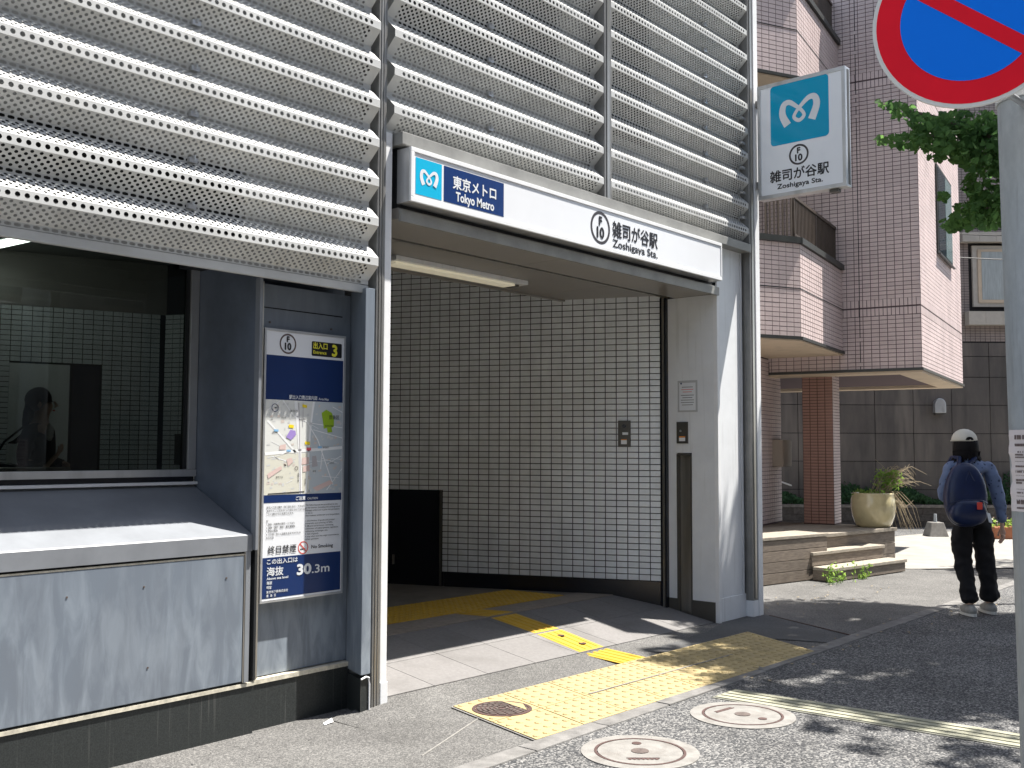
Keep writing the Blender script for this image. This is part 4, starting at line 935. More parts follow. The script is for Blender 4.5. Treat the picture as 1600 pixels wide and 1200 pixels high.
# flashing and soffit
def along(a, d, L, n, w, z0, z1): return MB().obox(a + ZUP * z0, d * L, n * w, (0, 0, z1 - z0))
along(K - v * .02, v, 3.0, -u, .022, 2.465, 2.500).build('flashing', m_flash, ap)
along(K - v * .022 - u * .02, u, 3.76, v, .022, 2.465, 2.499).build('flashing', m_panelg, ap)
rimw = 0.32
def off(a, b): return K + u * a + v * b
for P_ in ([off(0, 0), off(3.72, 0), off(3.72, rimw), off(0, rimw)], [off(0, rimw + e2), off(rimw, rimw + e2), off(rimw, 4.5), off(0, 4.5)], [off(3.72 - rimw, rimw + e2), off(3.72, rimw + e2), off(3.72, 4.5), off(3.72 - rimw, 4.5)]):
    pr('soffit_rim', m_soff, ap, P_, 2.44, 2.4985)
pr('soffit_recess', m_soff, ap, [off(rimw, rimw), off(3.72 - rimw, rimw), off(3.72 - rimw, 4.5), off(rimw, 4.5)], 2.485, 2.4990)
# expansion joint in the front face
along(K + v * .735, v, .010, -u, .0055, 2.5, AT).build('expansion_joint', m_joint, ap)
along(K + v * 1.93, v, .010, -u, .0055, 2.5, AT).build('expansion_joint', m_joint, ap)
# window in the sunny side
wn_ = along(K + u * 1.36, u, 1.36, -v, .030, 4.17, 5.42).build('window', m_flash, ap)
along(K + u * 1.40 - v * .031, u, .62, -v, .006, 4.22, 5.38).build('window_pane', m_glassd, wn_)
along(K + u * 2.06 - v * .031, u, .60, -v, .006, 4.22, 5.38).build('window_pane', m_glassp, wn_)
along(K + u * 1.34 - v * .031, u, 1.40, -v, .03, 4.15, 4.169).build('window_sill', m_flash, wn_)
for zb in (2.74, 5.745):
    by = pr('balcony', m_pinkj, ap, [Lb, Cb, Qb, Qb + v * 1.2, Lb + v * 1.8], zb, zb + 1.06)
    tilefield(by, Cb, u, 2.0, zb, zb + 1.06, 0.1, 0.053, m_pink); dch = (Cb - Lb).normalized()
    tilefield(by, Lb, dch, (Cb - Lb).length, zb, zb + 1.06, 0.1, 0.053, m_pink)
    zg = 3.282 if zb < 4 else 6.285
    along(Cb, u, 2.0, -v, .007, zg, zg + .012).build('expansion_joint', m_joint, by); along(Lb, dch, (Cb - Lb).length, dch.cross(ZUP), .007, zg, zg + .012).build('expansion_joint', m_joint, by)
    along(Cb - u * .01, u, 2.0, -v, .03, zb - .035, zb - .001).build('flashing', m_flash, by); along(Lb, dch, (Cb - Lb).length + .01, dch.cross(ZUP), .03, zb - .035, zb - .001).build('flashing', m_flash, by)
    along(Cb - u * .02, u, 2.06, -v, .04, zb + 1.062, zb + 1.13).build('parapet_cap', m_flash, by); along(Lb, dch, (Cb - Lb).length + .02, dch.cross(ZUP), .04, zb + 1.062, zb + 1.13).build('parapet_cap', m_flash, by)
    pr('balcony_soffit', m_soff, by, [Lb, Cb, Qb, Qb + v * 1.2, Lb + v * 1.8], zb - .05, zb - .003)
    pr('balcony_floor', m_flash, by, [Lb + v * .2, Cb + v * .2, Qb + v * .2, Qb + v * 1.2, Lb + v * 1.8], zb + 1.0605, zb + 1.10)
    rl = along(Cb + u * .03 + v * .05, u, 1.94, v, .045, zb + 1.60, zb + 1.635).build('balcony_railing', m_rail, ap)
    along(Cb + u * .03 + v * .055, u, 1.94, v, .03, zb + 1.17, zb + 1.195).build('bottom_rail', m_rail, rl)
    for k in range(32):
        along(Cb + u * (.05 + k * .0605) + v * .06, u, .020, v, .020, zb + 1.196, zb + 1.599).build('rail_bar', m_rail, rl)
    for s_ in (.03, .98, 1.93): along(Cb + u * s_ + v * .058, u, .028, v, .03, zb + 1.131, zb + 1.599).build('rail_post', m_rail, rl)
    for k in range(7):
        along(Cb + Vector((-0.9, 0.43, 0)) * (.03 + k * .06) + v * .06, u, .018, v, .018, zb + 1.131, zb + 1.599).build('rail_bar', m_rail, rl)
    # recessed flat wall with glazed doors behind the balcony
    bw = along(Lb + v * 1.7 - u * .5, u, 4.6, v, .1, zb + 1.13, zb + 2.94).build('recess_wall', m_gtile, ap)
    for k in range(3):
        along(Lb + v * 1.68 + u * (.9 + k * .78), u, .74, v, .02, zb + 1.15, zb + 2.7).build('glazed_door', m_glassp if k % 2 else m_glassd, bw)
        along(Lb + v * 1.66 + u * (.88 + k * .78), u, .035, v, .02, zb + 1.14, zb + 2.7).build('door_frame', m_wframe, bw)
# lower wall under the bay and brown column
W0 = Vector((13.2, 2.125, 0))
lw = along(W0 - u * 4.4, u, 4.4, v, .18, 0.0, 2.69).build('lower_wall', m_pinkj, ap)
tilefield(lw, W0 - u * 4.4, u, 4.4, 0.49, 2.68, 0.1, 0.0533, m_pink)
cp = Vector((13.10, 1.33, 0))
col_ = pr('column', m_brownj, ap, [cp, cp + u * .36, cp + u * .36 + v * .40, cp + v * .40], 0.0, 2.4835)
tilefield(col_, cp + v * .40, -v, .40, .49, 2.478, .10, .040, m_brownt); tilefield(col_, cp, u, .36, .49, 2.478, .09, .040, m_pink)  # sunny street side in paler pink tile, its sunlight put into the colour
# air conditioner on the balcony
ac = thing('air_conditioner', (10.55, 1.55, 3.87), 'air conditioner unit standing on the lower balcony beside the white corner post', 'air conditioner')
ao = Lb + u * 0.9 + v * .15 + ZUP * 3.99; 
MB().obox(ao, dch * .80, v * .3, (0, 0, .56)).build('unit_body', m_ac, ac, bevel=.01)
for k in range(13): MB().obox(ao + dch * .06 - v * .012 + ZUP * (.04 + k * .037), dch * .50, v * .011, (0, 0, .016)).build('grille_slat', m_dark, ac)
for s_ in (.08, .66): MB().obox(ao + dch * s_ - ZUP * .118, dch * .05, v * .3, (0, 0, .115)).build('foot', m_alu, ac)
# wall box and bicycle near the lower wall
mb = thing('meter_box', (12.98, 2.08, 1.4), 'flat beige box fixed on the pink tiled ground-floor wall', 'meter box')
along(W0 - u * .42 - v * .005, u, .42, -v, .14, 1.24, 1.60).build('box_body', m_mbox, mb); along(W0 - u * .40 - v * .146, u, .38, -v, .006, 1.26, 1.58).build('box_door', m_mbox, mb)
bi = thing('bicycle', (14.0, 2.5, 0.01), 'bicycle parked behind the pink wall with only a wheel and handlebar showing', 'bicycle')
bo = Vector((13.72, 2.55, .34)); bdv = Vector((.93, .36, 0))
for k, nm in ((0, 'wheel'), (1, 'wheel')):
    c_ = bo + bdv * (k * 1.05); MB().tube([c_ + bdv * .32 * math.cos(a * math.pi / 12) + ZUP * .32 * math.sin(a * math.pi / 12) for a in range(25)], .016, 6, False).build(nm, m_black, bi)
    b = MB()
    for a in range(10): b.tube([c_, c_ + bdv * .31 * math.cos(a * .628) + ZUP * .31 * math.sin(a * .628)], .0025, 3)
    b.build('spokes', m_alu, bi, kind='stuff')
b = MB(); f0 = bo; f1 = bo + bdv * .30 + ZUP * .50; f2 = bo + bdv * 1.05; f3 = bo + bdv * .72 + ZUP * .48; f4 = bo + bdv * .55 - ZUP * .02
for a_, c_ in ((f0, f1), (f1, f4), (f4, f2), (f3, f4), (f3, f2), (f1 - ZUP * .1, f3)): b.tube([a_, c_], .014, 6)
b.build('frame', m_alu, bi)
sp = Vector((-.36, .93, 0)); MB().tube([f1 + sp * .26 + bdv * .16 + ZUP * .10, f1 + sp * .12 + ZUP * .16, f1 + ZUP * .14, f1 - sp * .12 + ZUP * .16, f1 - sp * .26 + bdv * .16 + ZUP * .10], .013, 6).build('handlebar', m_whiteb, bi)
MB().tube([f3 + ZUP * .10, f3 + ZUP * .13 - bdv * .12, f3 + ZUP * .12 + bdv * .12], [.05, .03, .07], 8).build('saddle', m_black, bi)

# ================================================================== DARK GRANITE BUILDING BEHIND
GD = Vector((.652, -.758, 0)).normalized(); GN = Vector((-.758, -.652, 0)).normalized(); G0 = Vector((19.73, 4.19, 0))
gb = thing('granite_building', (20.5, 3.5, 0), 'dark building behind with granite panels below and small brown tiles above', 'building')
MB().obox(G0 - GD * 7, GD * 16, -GN * .5, (0, 0, 11)).build('core_wall', m_granj, gb)
rows = [0.12, .69, 1.25, 1.81, 2.378, 2.94, 3.36, 3.64]
for k in range(-9, 9):
    for z0, z1 in zip(rows, rows[1:]):
        s0_ = .845 + .77 * k
        MB().obox(G0 + GD * (s0_ + .006) + ZUP * (z0 + .006) , GD * .758, GN * random.uniform(.022, .026), (0, 0, z1 - z0 - .012)).build('granite_panel', m_gran, gb)
MB().obox(G0 - GD * 7 + ZUP * 3.65, GD * 8.8, GN * .03, (0, 0, 7)).build('upper_wall', m_gtile, gb)
MB().obox(G0 + GD * 4.9 + ZUP * 3.65, GD * 4, GN * .03, (0, 0, 7)).build('upper_wall', m_gtile, gb)
tilefield(gb, G0 + GD * 1.8 + GN * .01, GD, 3.1, 3.66, 9.6, .1, .0533, m_gtile, skip=lambda s, z: s > 1.0 and 4.05 < z < 5.72)
gw = MB().obox(G0 + GD * 2.86 + GN * .002 + ZUP * 4.36, GD * 1.5, GN * .06, (0, 0, 1.24)).build('window', m_wframe, gb)
MB().obox(G0 + GD * 2.96 + GN * .0625 + ZUP * 4.44, GD * 1.32, GN * .02, (0, 0, 1.08)).build('window_frame', m_soff, gw)
MB().obox(G0 + GD * 3.03 + GN * .083 + ZUP * 4.50, GD * 1.16, GN * .004, (0, 0, .97)).build('window_pane', m_curt, gw)
for k in range(5): MB().obox(G0 + GD * (2.70 + k * .34) + ZUP * 3.98, GD * .335, GN * .20, (0, 0, .27)).build('sill_block', m_wframe, gb)
for k in range(5): MB().obox(G0 + GD * (2.62 + k * .34) + ZUP * 5.66, GD * .335, GN * .18, (0, 0, .20)).build('lintel_block', m_wframe, gb)
wl_ = thing('wall_lamp', (21.1, 2.57, 2.35), 'small grey domed bulkhead lamp on the dark granite wall', 'wall lamp')
lo = G0 + GD * 2.115 + GN * .026 + ZUP * 2.22
ring = [lo + GD * (.11 * math.cos(a * math.pi / 10)) + ZUP * (.16 + .13 * math.sin(a * math.pi / 10)) for a in range(11)]
MB().extr([lo + GD * .11] + ring + [lo - GD * .11], GN * .12).build('lamp_hood', m_alu, wl_, bevel=.01); MB().obox(lo - GD * .10 - ZUP * .03, GD * .20, GN * .11, (0, 0, .028)).build('lamp_base', m_panelg, wl_)
# low block wall and ivy
pw_ = thing('planter_wall', (19.6, 3.4, 0), 'low dark stone block wall holding the ivy bed', 'wall')
MB().obox(G0 - GD * 6 + GN * .78, GD * 13, -GN * .74, (0, 0, .42)).build('soil_bed', m_soil, pw_)
m_block = mat('dark_stone_block', (0.085, 0.075, 0.068), 0.9, var=0.35, scale=20, bump=0.5, bscale=50, rnd=0.2)
m_coping = mat('coping_stone', (0.17, 0.155, 0.14), 0.9, var=0.3, scale=12, rnd=0.1)
for r in range(3):
    for k in range(21):
        s0_ = -6 + k * .62 + (.31 if r % 2 else 0); MB().obox(G0 + GD * s0_ + GN * .785 + ZUP * (r * .125 + .002), GD * .612, GN * random.uniform(.05, .075), (0, 0, .120)).build('stone_block', m_block, pw_)
for k in range(16): MB().obox(G0 + GD * (-6 + k * .82) + GN * .75 + ZUP * .378, GD * .812, GN * .12, (0, 0, .055)).build('coping_stone', m_coping, pw_)

def leaves(pts, size, m, name, parent=None, loc=None, kind='stuff', shape='fan', droop=0.0):
    b = MB(); ex = Vector
    for p in pts:
        s = size * random.uniform(.65, 1.25); n = Vector((random.gauss(0, 1), random.gauss(0, 1), random.gauss(0, .8) + .5)).normalized()
        t = n.cross(Vector((random.gauss(0, 1), random.gauss(0, 1), random.gauss(0, 1)))).normalized(); w = n.cross(t)
        if shape == 'fan': q = [(-.04, -.55), (.5, .05), (.42, .33), (.08, .42), (0, .28), (-.10, .42), (-.44, .30), (-.5, .02)]
        else: q = [(0, -.6), (.28, -.1), (.2, .3), (0, .65), (-.2, .3), (-.28, -.1)]
        mid = .10 * s
        vs = [p + t * (x * s) + w * (y * s) + n * (abs(x) * s * .35) for x, y in q]
        b.add(vs, [tuple(range(len(q)))])
    return b.build(name, m, parent, loc=loc, kind=kind)
pts = []
for _ in range(9000):
    s_ = random.uniform(-6, 7); hgt = .30 + .14 * math.sin(s_ * 2.1) + .10 * math.sin(s_ * 5.3 + 1) + (.22 if 2.6 < s_ < 3.9 else 0)
    w_ = random.uniform(.0, .82); z = .40 + max(.05, hgt) * random.random() ** .6 * (1 - .45 * (w_ / .82))
    pts.append(G0 + GD * s_ + GN * w_ + ZUP * z)
tag(leaves(pts, .085, m_ivy, 'ivy_bed', loc=(19.5, 4, .4), shape='oval'), 'dark green ivy filling the bed along the granite wall', 'ivy')

# ================================================================== TIMBER DECK
dk = thing('timber_deck', (11.8, 0.9, 0), 'weathered grey timber deck with two steps in front of the pink building', 'deck')
E_ = Vector((.989, -.148, 0)).normalized(); N_ = Vector((.148, .989, 0)).normalized()
A0 = Vector((11.0, .474, 0))
def brd(o, L, dpt, z0, z1, m=m_deck, nm='deck_board'): return MB().obox(o + ZUP * z0, E_ * L, N_ * dpt, (0, 0, z1 - z0)).build(nm, m, dk, bevel=.004)
brd(A0, 1.62, .235, .005, .112); brd(A0 - N_ * .015, 1.64, .25, .114, .150, m_decktop, 'tread_board')
brd(A0 + N_ * .24, 1.54, .2, .155, .270); brd(A0 + N_ * .225, 1.56, .21, .272, .308, m_decktop, 'tread_board')
for z0, z1 in ((.01, .145), (.15, .285), (.29, .43)): brd(A0 + N_ * .445, 2.20, .04, z0, z1)
for k in range(11): brd(A0 + N_ * (.42 + k * .118) + (E_ * .36 if k < 2 else E_ * -.9), 2.22 - (.36 if k < 2 else -.9), .112, .435, .478, m_decktop if k < 9 else m_deck, 'top_board')
# left block
E2 = Vector((.981, -.195, 0)); N2 = Vector((.195, .981, 0)); B0 = Vector((8.6, 1.215, 0))
for k in range(4): MB().obox(B0 + ZUP * (.004 + k * .118), E2 * 2.80, N2 * .05, (0, 0, .113)).build('deck_board', m_deck, dk, bevel=.004)
for k in range(4): MB().obox(B0 + N2 * (k * .118 - .01) + ZUP * .4765, E2 * 2.82, N2 * .112, (0, 0, .035)).build('top_board', m_decktop, dk, bevel=.004)
MB().obox(Vector((8.6, 1.72, .02)), Vector((4.6, -.1, 0)), Vector((.2, 1.6, 0)), (0, 0, .455)).build('deck_floor', m_deck, dk)
MB().obox(A0 + E_ * 2.15 + N_ * .49 + ZUP * .01, E_ * .045, N_ * 1.2, (0, 0, .42)).build('side_board', m_deck, dk)

pt = thing('flower_pot', (13.13, .82, .48), 'large cream glazed pot with a dry straggling plant on the timber deck', 'plant pot')
PC = (13.13, .82, .479)
MB().lathe([(.19, 0), (.225, .04), (.262, .14), (.280, .25), (.276, .35), (.262, .41), (.266, .425), (.262, .438), (.242, .438), (.236, .40), (.236, .36), (0, .36)], PC, 40).build('pot', m_pot, pt, smooth=True)
MB().lathe([(.235, 0), (.0, .02)], (PC[0], PC[1], PC[2] + .362), 20).build('soil', m_soil, pt)
b = MB(); lp = []
for k in range(60):
    a = random.uniform(-1.0, 2.2); hang = k % 3 == 0
    base = Vector((PC[0] + random.uniform(-.05, .15), PC[1] - random.uniform(-.05, .15), PC[2] + .38))
    d = (R0 * random.uniform(.15, .9) + FH * random.uniform(-.35, .35)).normalized(); L = random.uniform(.25, .55); up_ = random.uniform(.15, .42) if not hang else .10
    P_ = [base, base + d * L * .35 + ZUP * up_ * .8, base + d * L * .75 + ZUP * (up_ if not hang else -.12), base + d * L + ZUP * (up_ * .75 if not hang else -.42) + Vector((random.uniform(-.05, .05), random.uniform(-.05, .05), 0))]
    b.tube(P_, [.005, .004, .003, .0015], 4)
    if k % 2:
        q = P_[2]; b.tube([q, q + Vector((random.uniform(-.12, .12), random.uniform(-.12, .12), random.uniform(-.02, .10)))], .0022, 4)
    if not hang: lp += [P_[1] + Vector((random.gauss(0, .04), random.gauss(0, .04), random.gauss(0, .03))) for _ in range(9)]
for _ in range(120): lp.append(Vector((PC[0] + random.uniform(-.20, .22), PC[1] + random.uniform(-.2, .2), PC[2] + .40 + random.random() * .07)))
b.build('dry_stems', m_twig, pt, kind='stuff'); leaves(lp, .045, m_weed, 'leaves', pt, shape='oval')
wd = thing('weeds', (11.05, .42, 0), 'bright green weeds growing at the foot of the timber steps', 'weed')
b = MB(); lp = []
for k in range(22):
    g = Vector((11.0 + random.gauss(0, .13), .40 + random.gauss(0, .05), 0)) if k < 15 else Vector((11.55 + random.gauss(0, .06), .34, 0)); d = Vector((random.gauss(0, .09), random.gauss(0, .06), random.uniform(.06, .24)))
    b.tube([g, g + d * .5 + Vector((.01, 0, 0)), g + d], [.003, .002, .001], 4)
    lp += [g + d * random.random() + Vector((random.gauss(0, .02), random.gauss(0, .02), 0)) for _ in range(7)]
b.build('stems', m_weed, wd, kind='stuff'); leaves(lp, .038, m_weed, 'leaves', wd, shape='oval')
cn = thing('concrete_base', (18.2, 1.72, 0), 'small tapered concrete block with a stub of pipe on the pale paving', 'sign base')
b = MB(); bx, by_, z_ = 18.2, 1.72, .24
def sqr(r, z): return [Vector((bx, by_, z)) + GD * (r * i) + GN * (r * j) for i, j in ((-1, -1), (1, -1), (1, 1), (-1, 1))]
b.add(sqr(.165, 0) + sqr(.105, z_), [(3, 2, 1, 0), (4, 5, 6, 7), (0, 1, 5, 4), (1, 2, 6, 5), (2, 3, 7, 6), (3, 0, 4, 7)]); b.build('block', m_conc, cn, bevel=.012)
MB().tube([(bx, by_, z_), (bx, by_, z_ + .14)], [.028, .024], 12).build('pipe', m_galv, cn)
op = thing('rusty_planter', (18.9, .60, 0), 'long rust coloured trough with small flowers behind the grey pole', 'planter')
MB().obox((18.45, .98, 0.0), GD * 1.1, GN * .3, (0, 0, .20)).build('trough', m_terra, op, bevel=.02)
leaves([Vector((18.45, .98, .2)) + GD * random.uniform(0, 1.1) + GN * random.uniform(0, .3) + ZUP * random.uniform(0, .13) for _ in range(260)], .05, m_weed, 'leaves', op, shape='oval')
leaves([Vector((18.45, .98, .22)) + GD * random.uniform(0, 1.1) + GN * random.uniform(0, .3) + ZUP * random.uniform(.03, .14) for _ in range(70)], .04, m_wframe, 'flowers', op, shape='oval')
# overhead cables
for i, (z0, z1, off_) in enumerate(((5.95, 5.90, 0), (5.78, 5.80, .1), (5.30, 5.26, .25))):
    a_ = G0 + GD * 1.2 + GN * (.5 + off_) + ZUP * z0; c_ = G0 + GD * 6 + GN * (.5 + off_) + ZUP * z1
    tag(MB().tube([a_ * (1 - t / 8) + c_ * (t / 8) - ZUP * .10 * math.sin(math.pi * t / 8) for t in range(9)], .011, 5).build('overhead_cable', m_wire, loc=a_), ['uppermost black cable strung in front of the small brown tiles', 'middle black cable just above the cream window lintel', 'lowest black cable crossing the cream framed window'][i], 'cable', 'cables in front of the rear building')

# ================================================================== POLE, NO PARKING SIGN, NOTICE
pc = CAM + FH * 3.75 + R0 * 1.962
up_pole = thing('utility_pole', (pc.x, pc.y, 0), 'thick galvanised steel pole at the right with a notice wrapped round it', 'pole')
lean = -R0 * .010
def pz(z, r0=.115): return Vector((pc.x, pc.y, z)) + lean * z, r0
pp = [Vector((pc.x, pc.y, z)) + lean * z for z in (-.02, 1.5, 3.0, 5.0, 7.5)]
MB().tube(pp, [.118, .116, .114, .110, .105], 40).build('shaft', m_galv, up_pole, smooth=True)
for z in (2.75, 3.03): MB().tube([Vector((pc.x, pc.y, z)) + lean * z, Vector((pc.x, pc.y, z + .03)) + lean * z], .121, 32).build('steel_band', m_alu, up_pole)
MB().tube([Vector((pc.x, pc.y, 0)) - R0 * .113 - FH * .03 + ZUP * z for z in (.9, 1.2)], .004, 6).build('paint_streak', m_whiteb, up_pole)
sn = (CAM - Vector((3.6, -3.25, CAM.z)));
sc_ = CAM + (FWD + RT * ((1514 - 800) / FPX) - UP * ((27 - 600) / FPX)) * 3.36
sn = Vector((CAM.x - sc_.x, CAM.y - sc_.y, 0)).normalized(); sx_ = ZUP.cross(sn).normalized()
ns = thing('no_parking_sign', tuple(sc_), 'round blue no parking sign with red ring and red diagonal bar', 'traffic sign')
def disc(name, m, r, h0, h1, n=64, r0=0):
    b = MB(); vs = []
    P_ = lambda r_, h: [sc_ + sx_ * (r_ * math.cos(2 * math.pi * k / n)) + ZUP * (r_ * math.sin(2 * math.pi * k / n)) + sn * h for k in range(n)]
    b.add(P_(r, h0) + P_(r, h1), [tuple(range(n))[::-1], tuple(range(n, 2 * n))] + [(k, (k + 1) % n, n + (k + 1) % n, n + k) for k in range(n)])
    return b.build(name, m, ns)
SR = .300
disc('rim', m_signrim, SR, -.012, .0); disc('red_ring', m_signred, SR * .958, .0002, .0016); disc('blue_face', m_signblue, SR * .705, .0018, .0030)
dg_ = (sx_ * math.cos(math.radians(-37)) + ZUP * math.sin(math.radians(-37))); wg = (sx_ * math.cos(math.radians(53)) + ZUP * math.sin(math.radians(53)))
# the bar runs from upper left to lower right
MB().obox(sc_ - dg_ * SR * .72 - wg * SR * .085 + sn * .0032, dg_ * SR * 1.44, wg * SR * .17, sn * .0012).build('red_bar', m_signred, ns)
MB().obox(sc_ - sx_ * .03 - sn * .045 - ZUP * .18, sx_ * .06, sn * .032, (0, 0, .36)).build('back_channel', m_alu, ns)
for z in (-.16, .12):
    MB().tube([sc_ - sn * .03 + ZUP * z, Vector((pc.x, pc.y, sc_.z + z)) + lean * 3 - sn * -.05], .012, 8).build('bracket', m_alu, ns)
# pasted notice, wrapped round the pole
pn = thing('pole_notice', (pc.x, pc.y, 1.35), 'curling white paper notice pasted on the grey pole', 'notice')
aL = math.atan2((-R0).y, (-R0).x); b = MB(); vs = []; nA, nZ = 16, 14
aC = math.atan2((-FH).y, (-FH).x)
def wrapP(t, z, rr): # t 0..1 from left limb to the right across the face nearest the camera
    a = aL - 0.05 + t * 2.2 * (1 if ((aC - aL) % (2 * math.pi)) < math.pi else -1)
    ctr = Vector((pc.x, pc.y, z)) + lean * z
    return ctr + Vector((math.cos(a), math.sin(a), 0)) * rr
for j in range(nZ + 1):
    z = 1.235 + .295 * j / nZ
    for i in range(nA + 1):
        cur = (.006 + .004 * math.sin(j * .7) + .003 * math.sin(j * 1.9 + 1)) * max(0, 1 - i / 2.5); tt = i / nA
        vs.append(wrapP(tt, z, .1175 + cur))
b.add(vs, [(j * (nA + 1) + i, j * (nA + 1) + i + 1, (j + 1) * (nA + 1) + i + 1, (j + 1) * (nA + 1) + i) for j in range(nZ) for i in range(nA)])
b.build('paper', m_paper, pn)
b = MB(); rnd_ = random.Random(3)
for r_, (z, hgt, dens, t1) in enumerate([(1.495, .016, .55, .9), (1.470, .010, .6, .9), (1.447, .006, .3, .5), (1.437, .006, .6, .8), (1.428, .005, .8, .9), (1.415, .0015, 1, .9), (1.395, .006, .7, .9), (1.383, .0015, 1, .9), (1.375, .006, .5, .5), (1.365, .0015, 1, .9), (1.345, .007, .7, .9), (1.335, .007, .7, .9), (1.315, .0015, 1, .9), (1.300, .006, .6, .7), (1.290, .0015, 1, .9), (1.272, .006, .4, .4), (1.262, .012, .6, .7), (1.245, .006, .7, .9)]):
    t = .10
    while t < t1:
        w_ = rnd_.uniform(.008, .022) if dens < 1 else .03
        if rnd_.random() < dens + .25:
            q = [wrapP(t, z, .1205), wrapP(t + w_ * .75, z, .1205), wrapP(t + w_ * .75, z + hgt, .1205), wrapP(t, z + hgt, .1205)]; b.add(q, [(0, 1, 2, 3)])
        t += w_
b.build('printed_lines', m_ring, pn, kind='stuff')

# ================================================================== STREET TREE (trunk stands outside the picture on the right)
tr = thing('street_tree', (13.1, -3.5, 0), 'leafy green street tree whose branch hangs in behind the no parking sign', 'tree')
T0 = Vector((13.1, -3.5, 0))
MB().tube([T0 - ZUP * .1, T0 + ZUP * 1.5, T0 + Vector((-.15, .1, 3.5)), T0 + Vector((-.5, .2, 5.6)), T0 + Vector((-1.2, .3, 7.4)), T0 + Vector((-2.0, .4, 8.9))], [.20, .16, .14, .11, .07, .03], 12).build('trunk', m_bark, tr, smooth=True)
def world_at(px, py, dep): return CAM + FH * dep + R0 * ((px - 800) / FPX * dep) + ZUP * ((703 + (px - 800) * .0039 - py) / FPX * dep)
clumps = [(1398, 153, 22, 6, 22), (1425, 168, 24, 12, 46), (1452, 184, 22, 14, 60), (1398, 213, 20, 9, 34), (1432, 214, 26, 15, 85), (1470, 206, 34, 24, 170), (1508, 212, 40, 36, 330),
          (1548, 225, 42, 46, 460), (1580, 225, 30, 55, 330), (1497, 347, 20, 10, 50), (1522, 334, 28, 22, 150), (1552, 315, 30, 40, 260), (1484, 303, 10, 6, 14), (1580, 320, 20, 36, 150), (1520, 180, 60, 16, 160), (1525, 286, 14, 18, 45), (1480, 232, 30, 12, 60)]
lp = []; random.seed(21)
for px, py, rx, ry, n in clumps:
    for _ in range(n):
        a = random.uniform(0, 2 * math.pi); q = random.random() ** .5
        lp.append(world_at(px + rx * q * math.cos(a), py + ry * q * math.sin(a), 10 + random.gauss(0, .28)))
W_ = world_at
brs = [[T0 + Vector((-.15, .1, 3.6)), T0 + Vector((-.9, 1.0, 4.6)), W_(1600, 215, 10), W_(1530, 200, 10), W_(1460, 205, 10), W_(1385, 216, 10)], [W_(1560, 205, 10), W_(1480, 176, 10), W_(1425, 162, 10), W_(1378, 150, 10)],
       [W_(1600, 215, 10), W_(1590, 290, 10), W_(1540, 330, 10), W_(1485, 352, 10)]]
for q in brs: MB().tube(q, [.05, .04, .028, .018, .010, .004][-len(q):], 6).build('branch', m_bark, tr)
leaves(lp, .074, m_leaf, 'hanging_leaves', tr)
# upper crown, above the picture, that shades the road and the foot of the facade
lp = []; random.seed(33)
SH = [(5.7, -1.35), (6.3, -.45), (7.3, -.05), (8.5, .30), (9.4, .0), (9.9, -.8), (10.0, -3.4), (6.4, -3.2), (5.9, -2.2)]
def inpoly(x, y, P):
    c = False
    for i in range(len(P)):
        (x0, y0), (x1, y1) = P[i - 1], P[i]
        if (y0 > y) != (y1 > y) and x < (x1 - x0) * (y - y0) / (y1 - y0) + x0: c = not c
    return c
cl = []
while len(cl) < 300:
    x, y = random.uniform(5.5, 10.2), random.uniform(-3.5, .5)
    if inpoly(x, y, SH):
        z = random.uniform(7.4, 8.9); cl.append(Vector((x, y, 0)) + SUN * (z / SUN.z))
for _ in range(16): cl.append(Vector((random.uniform(4.9, 5.7), random.uniform(-3.3, -1.9), 0)) + SUN * (8 / SUN.z))
for i, c_ in enumerate(cl):
    rr = random.uniform(.24, .40) * (.55 if i >= 300 else 1)
    for _ in range(80 if i < 300 else 16):
        d = Vector((random.gauss(0, 1), random.gauss(0, 1), random.gauss(0, .7))).normalized() * rr * random.random() ** .45
        lp.append(c_ + d)
for k in range(20):
    e = cl[k * 9]; s_ = T0 + Vector((-1.0, .25, 6.4 + .1 * k)); MB().tube([s_, (s_ + e) / 2 + ZUP * .15, e], [.06, .035, .015], 5).build('branch', m_bark, tr)
leaves(lp, .115, m_leaf, 'crown', tr)
print('crown', len(lp))
# second tree down the street, shades the far pavement and the rear lane
t2 = thing('street_tree', (18.5, -4.8, 0), 'second street tree further along the road, out of the picture to the right', 'tree')
T2 = Vector((18.5, -4.8, 0)); MB().tube([T2 - ZUP * .1, T2 + ZUP * 2, T2 + Vector((-.3, .5, 4.5)), T2 + Vector((-.9, 1.0, 7.0))], [.20, .16, .12, .05], 10).build('trunk', m_bark, t2)
lp = []
for (ox, oy, oz, rx, ry, n_) in ((17.0, -2.75, 8.2, 1.5, .45, 17),):
    for _ in range(n_):
        c_ = Vector((ox + random.uniform(-rx, rx), oy + random.uniform(-ry, ry), oz + random.uniform(-.5, .5)))
        for _ in range(110):
            lp.append(c_ + Vector((random.gauss(0, 1), random.gauss(0, 1), random.gauss(0, .7))).normalized() * random.uniform(.1, .5))
leaves(lp, .115, m_leaf, 'crown', t2)

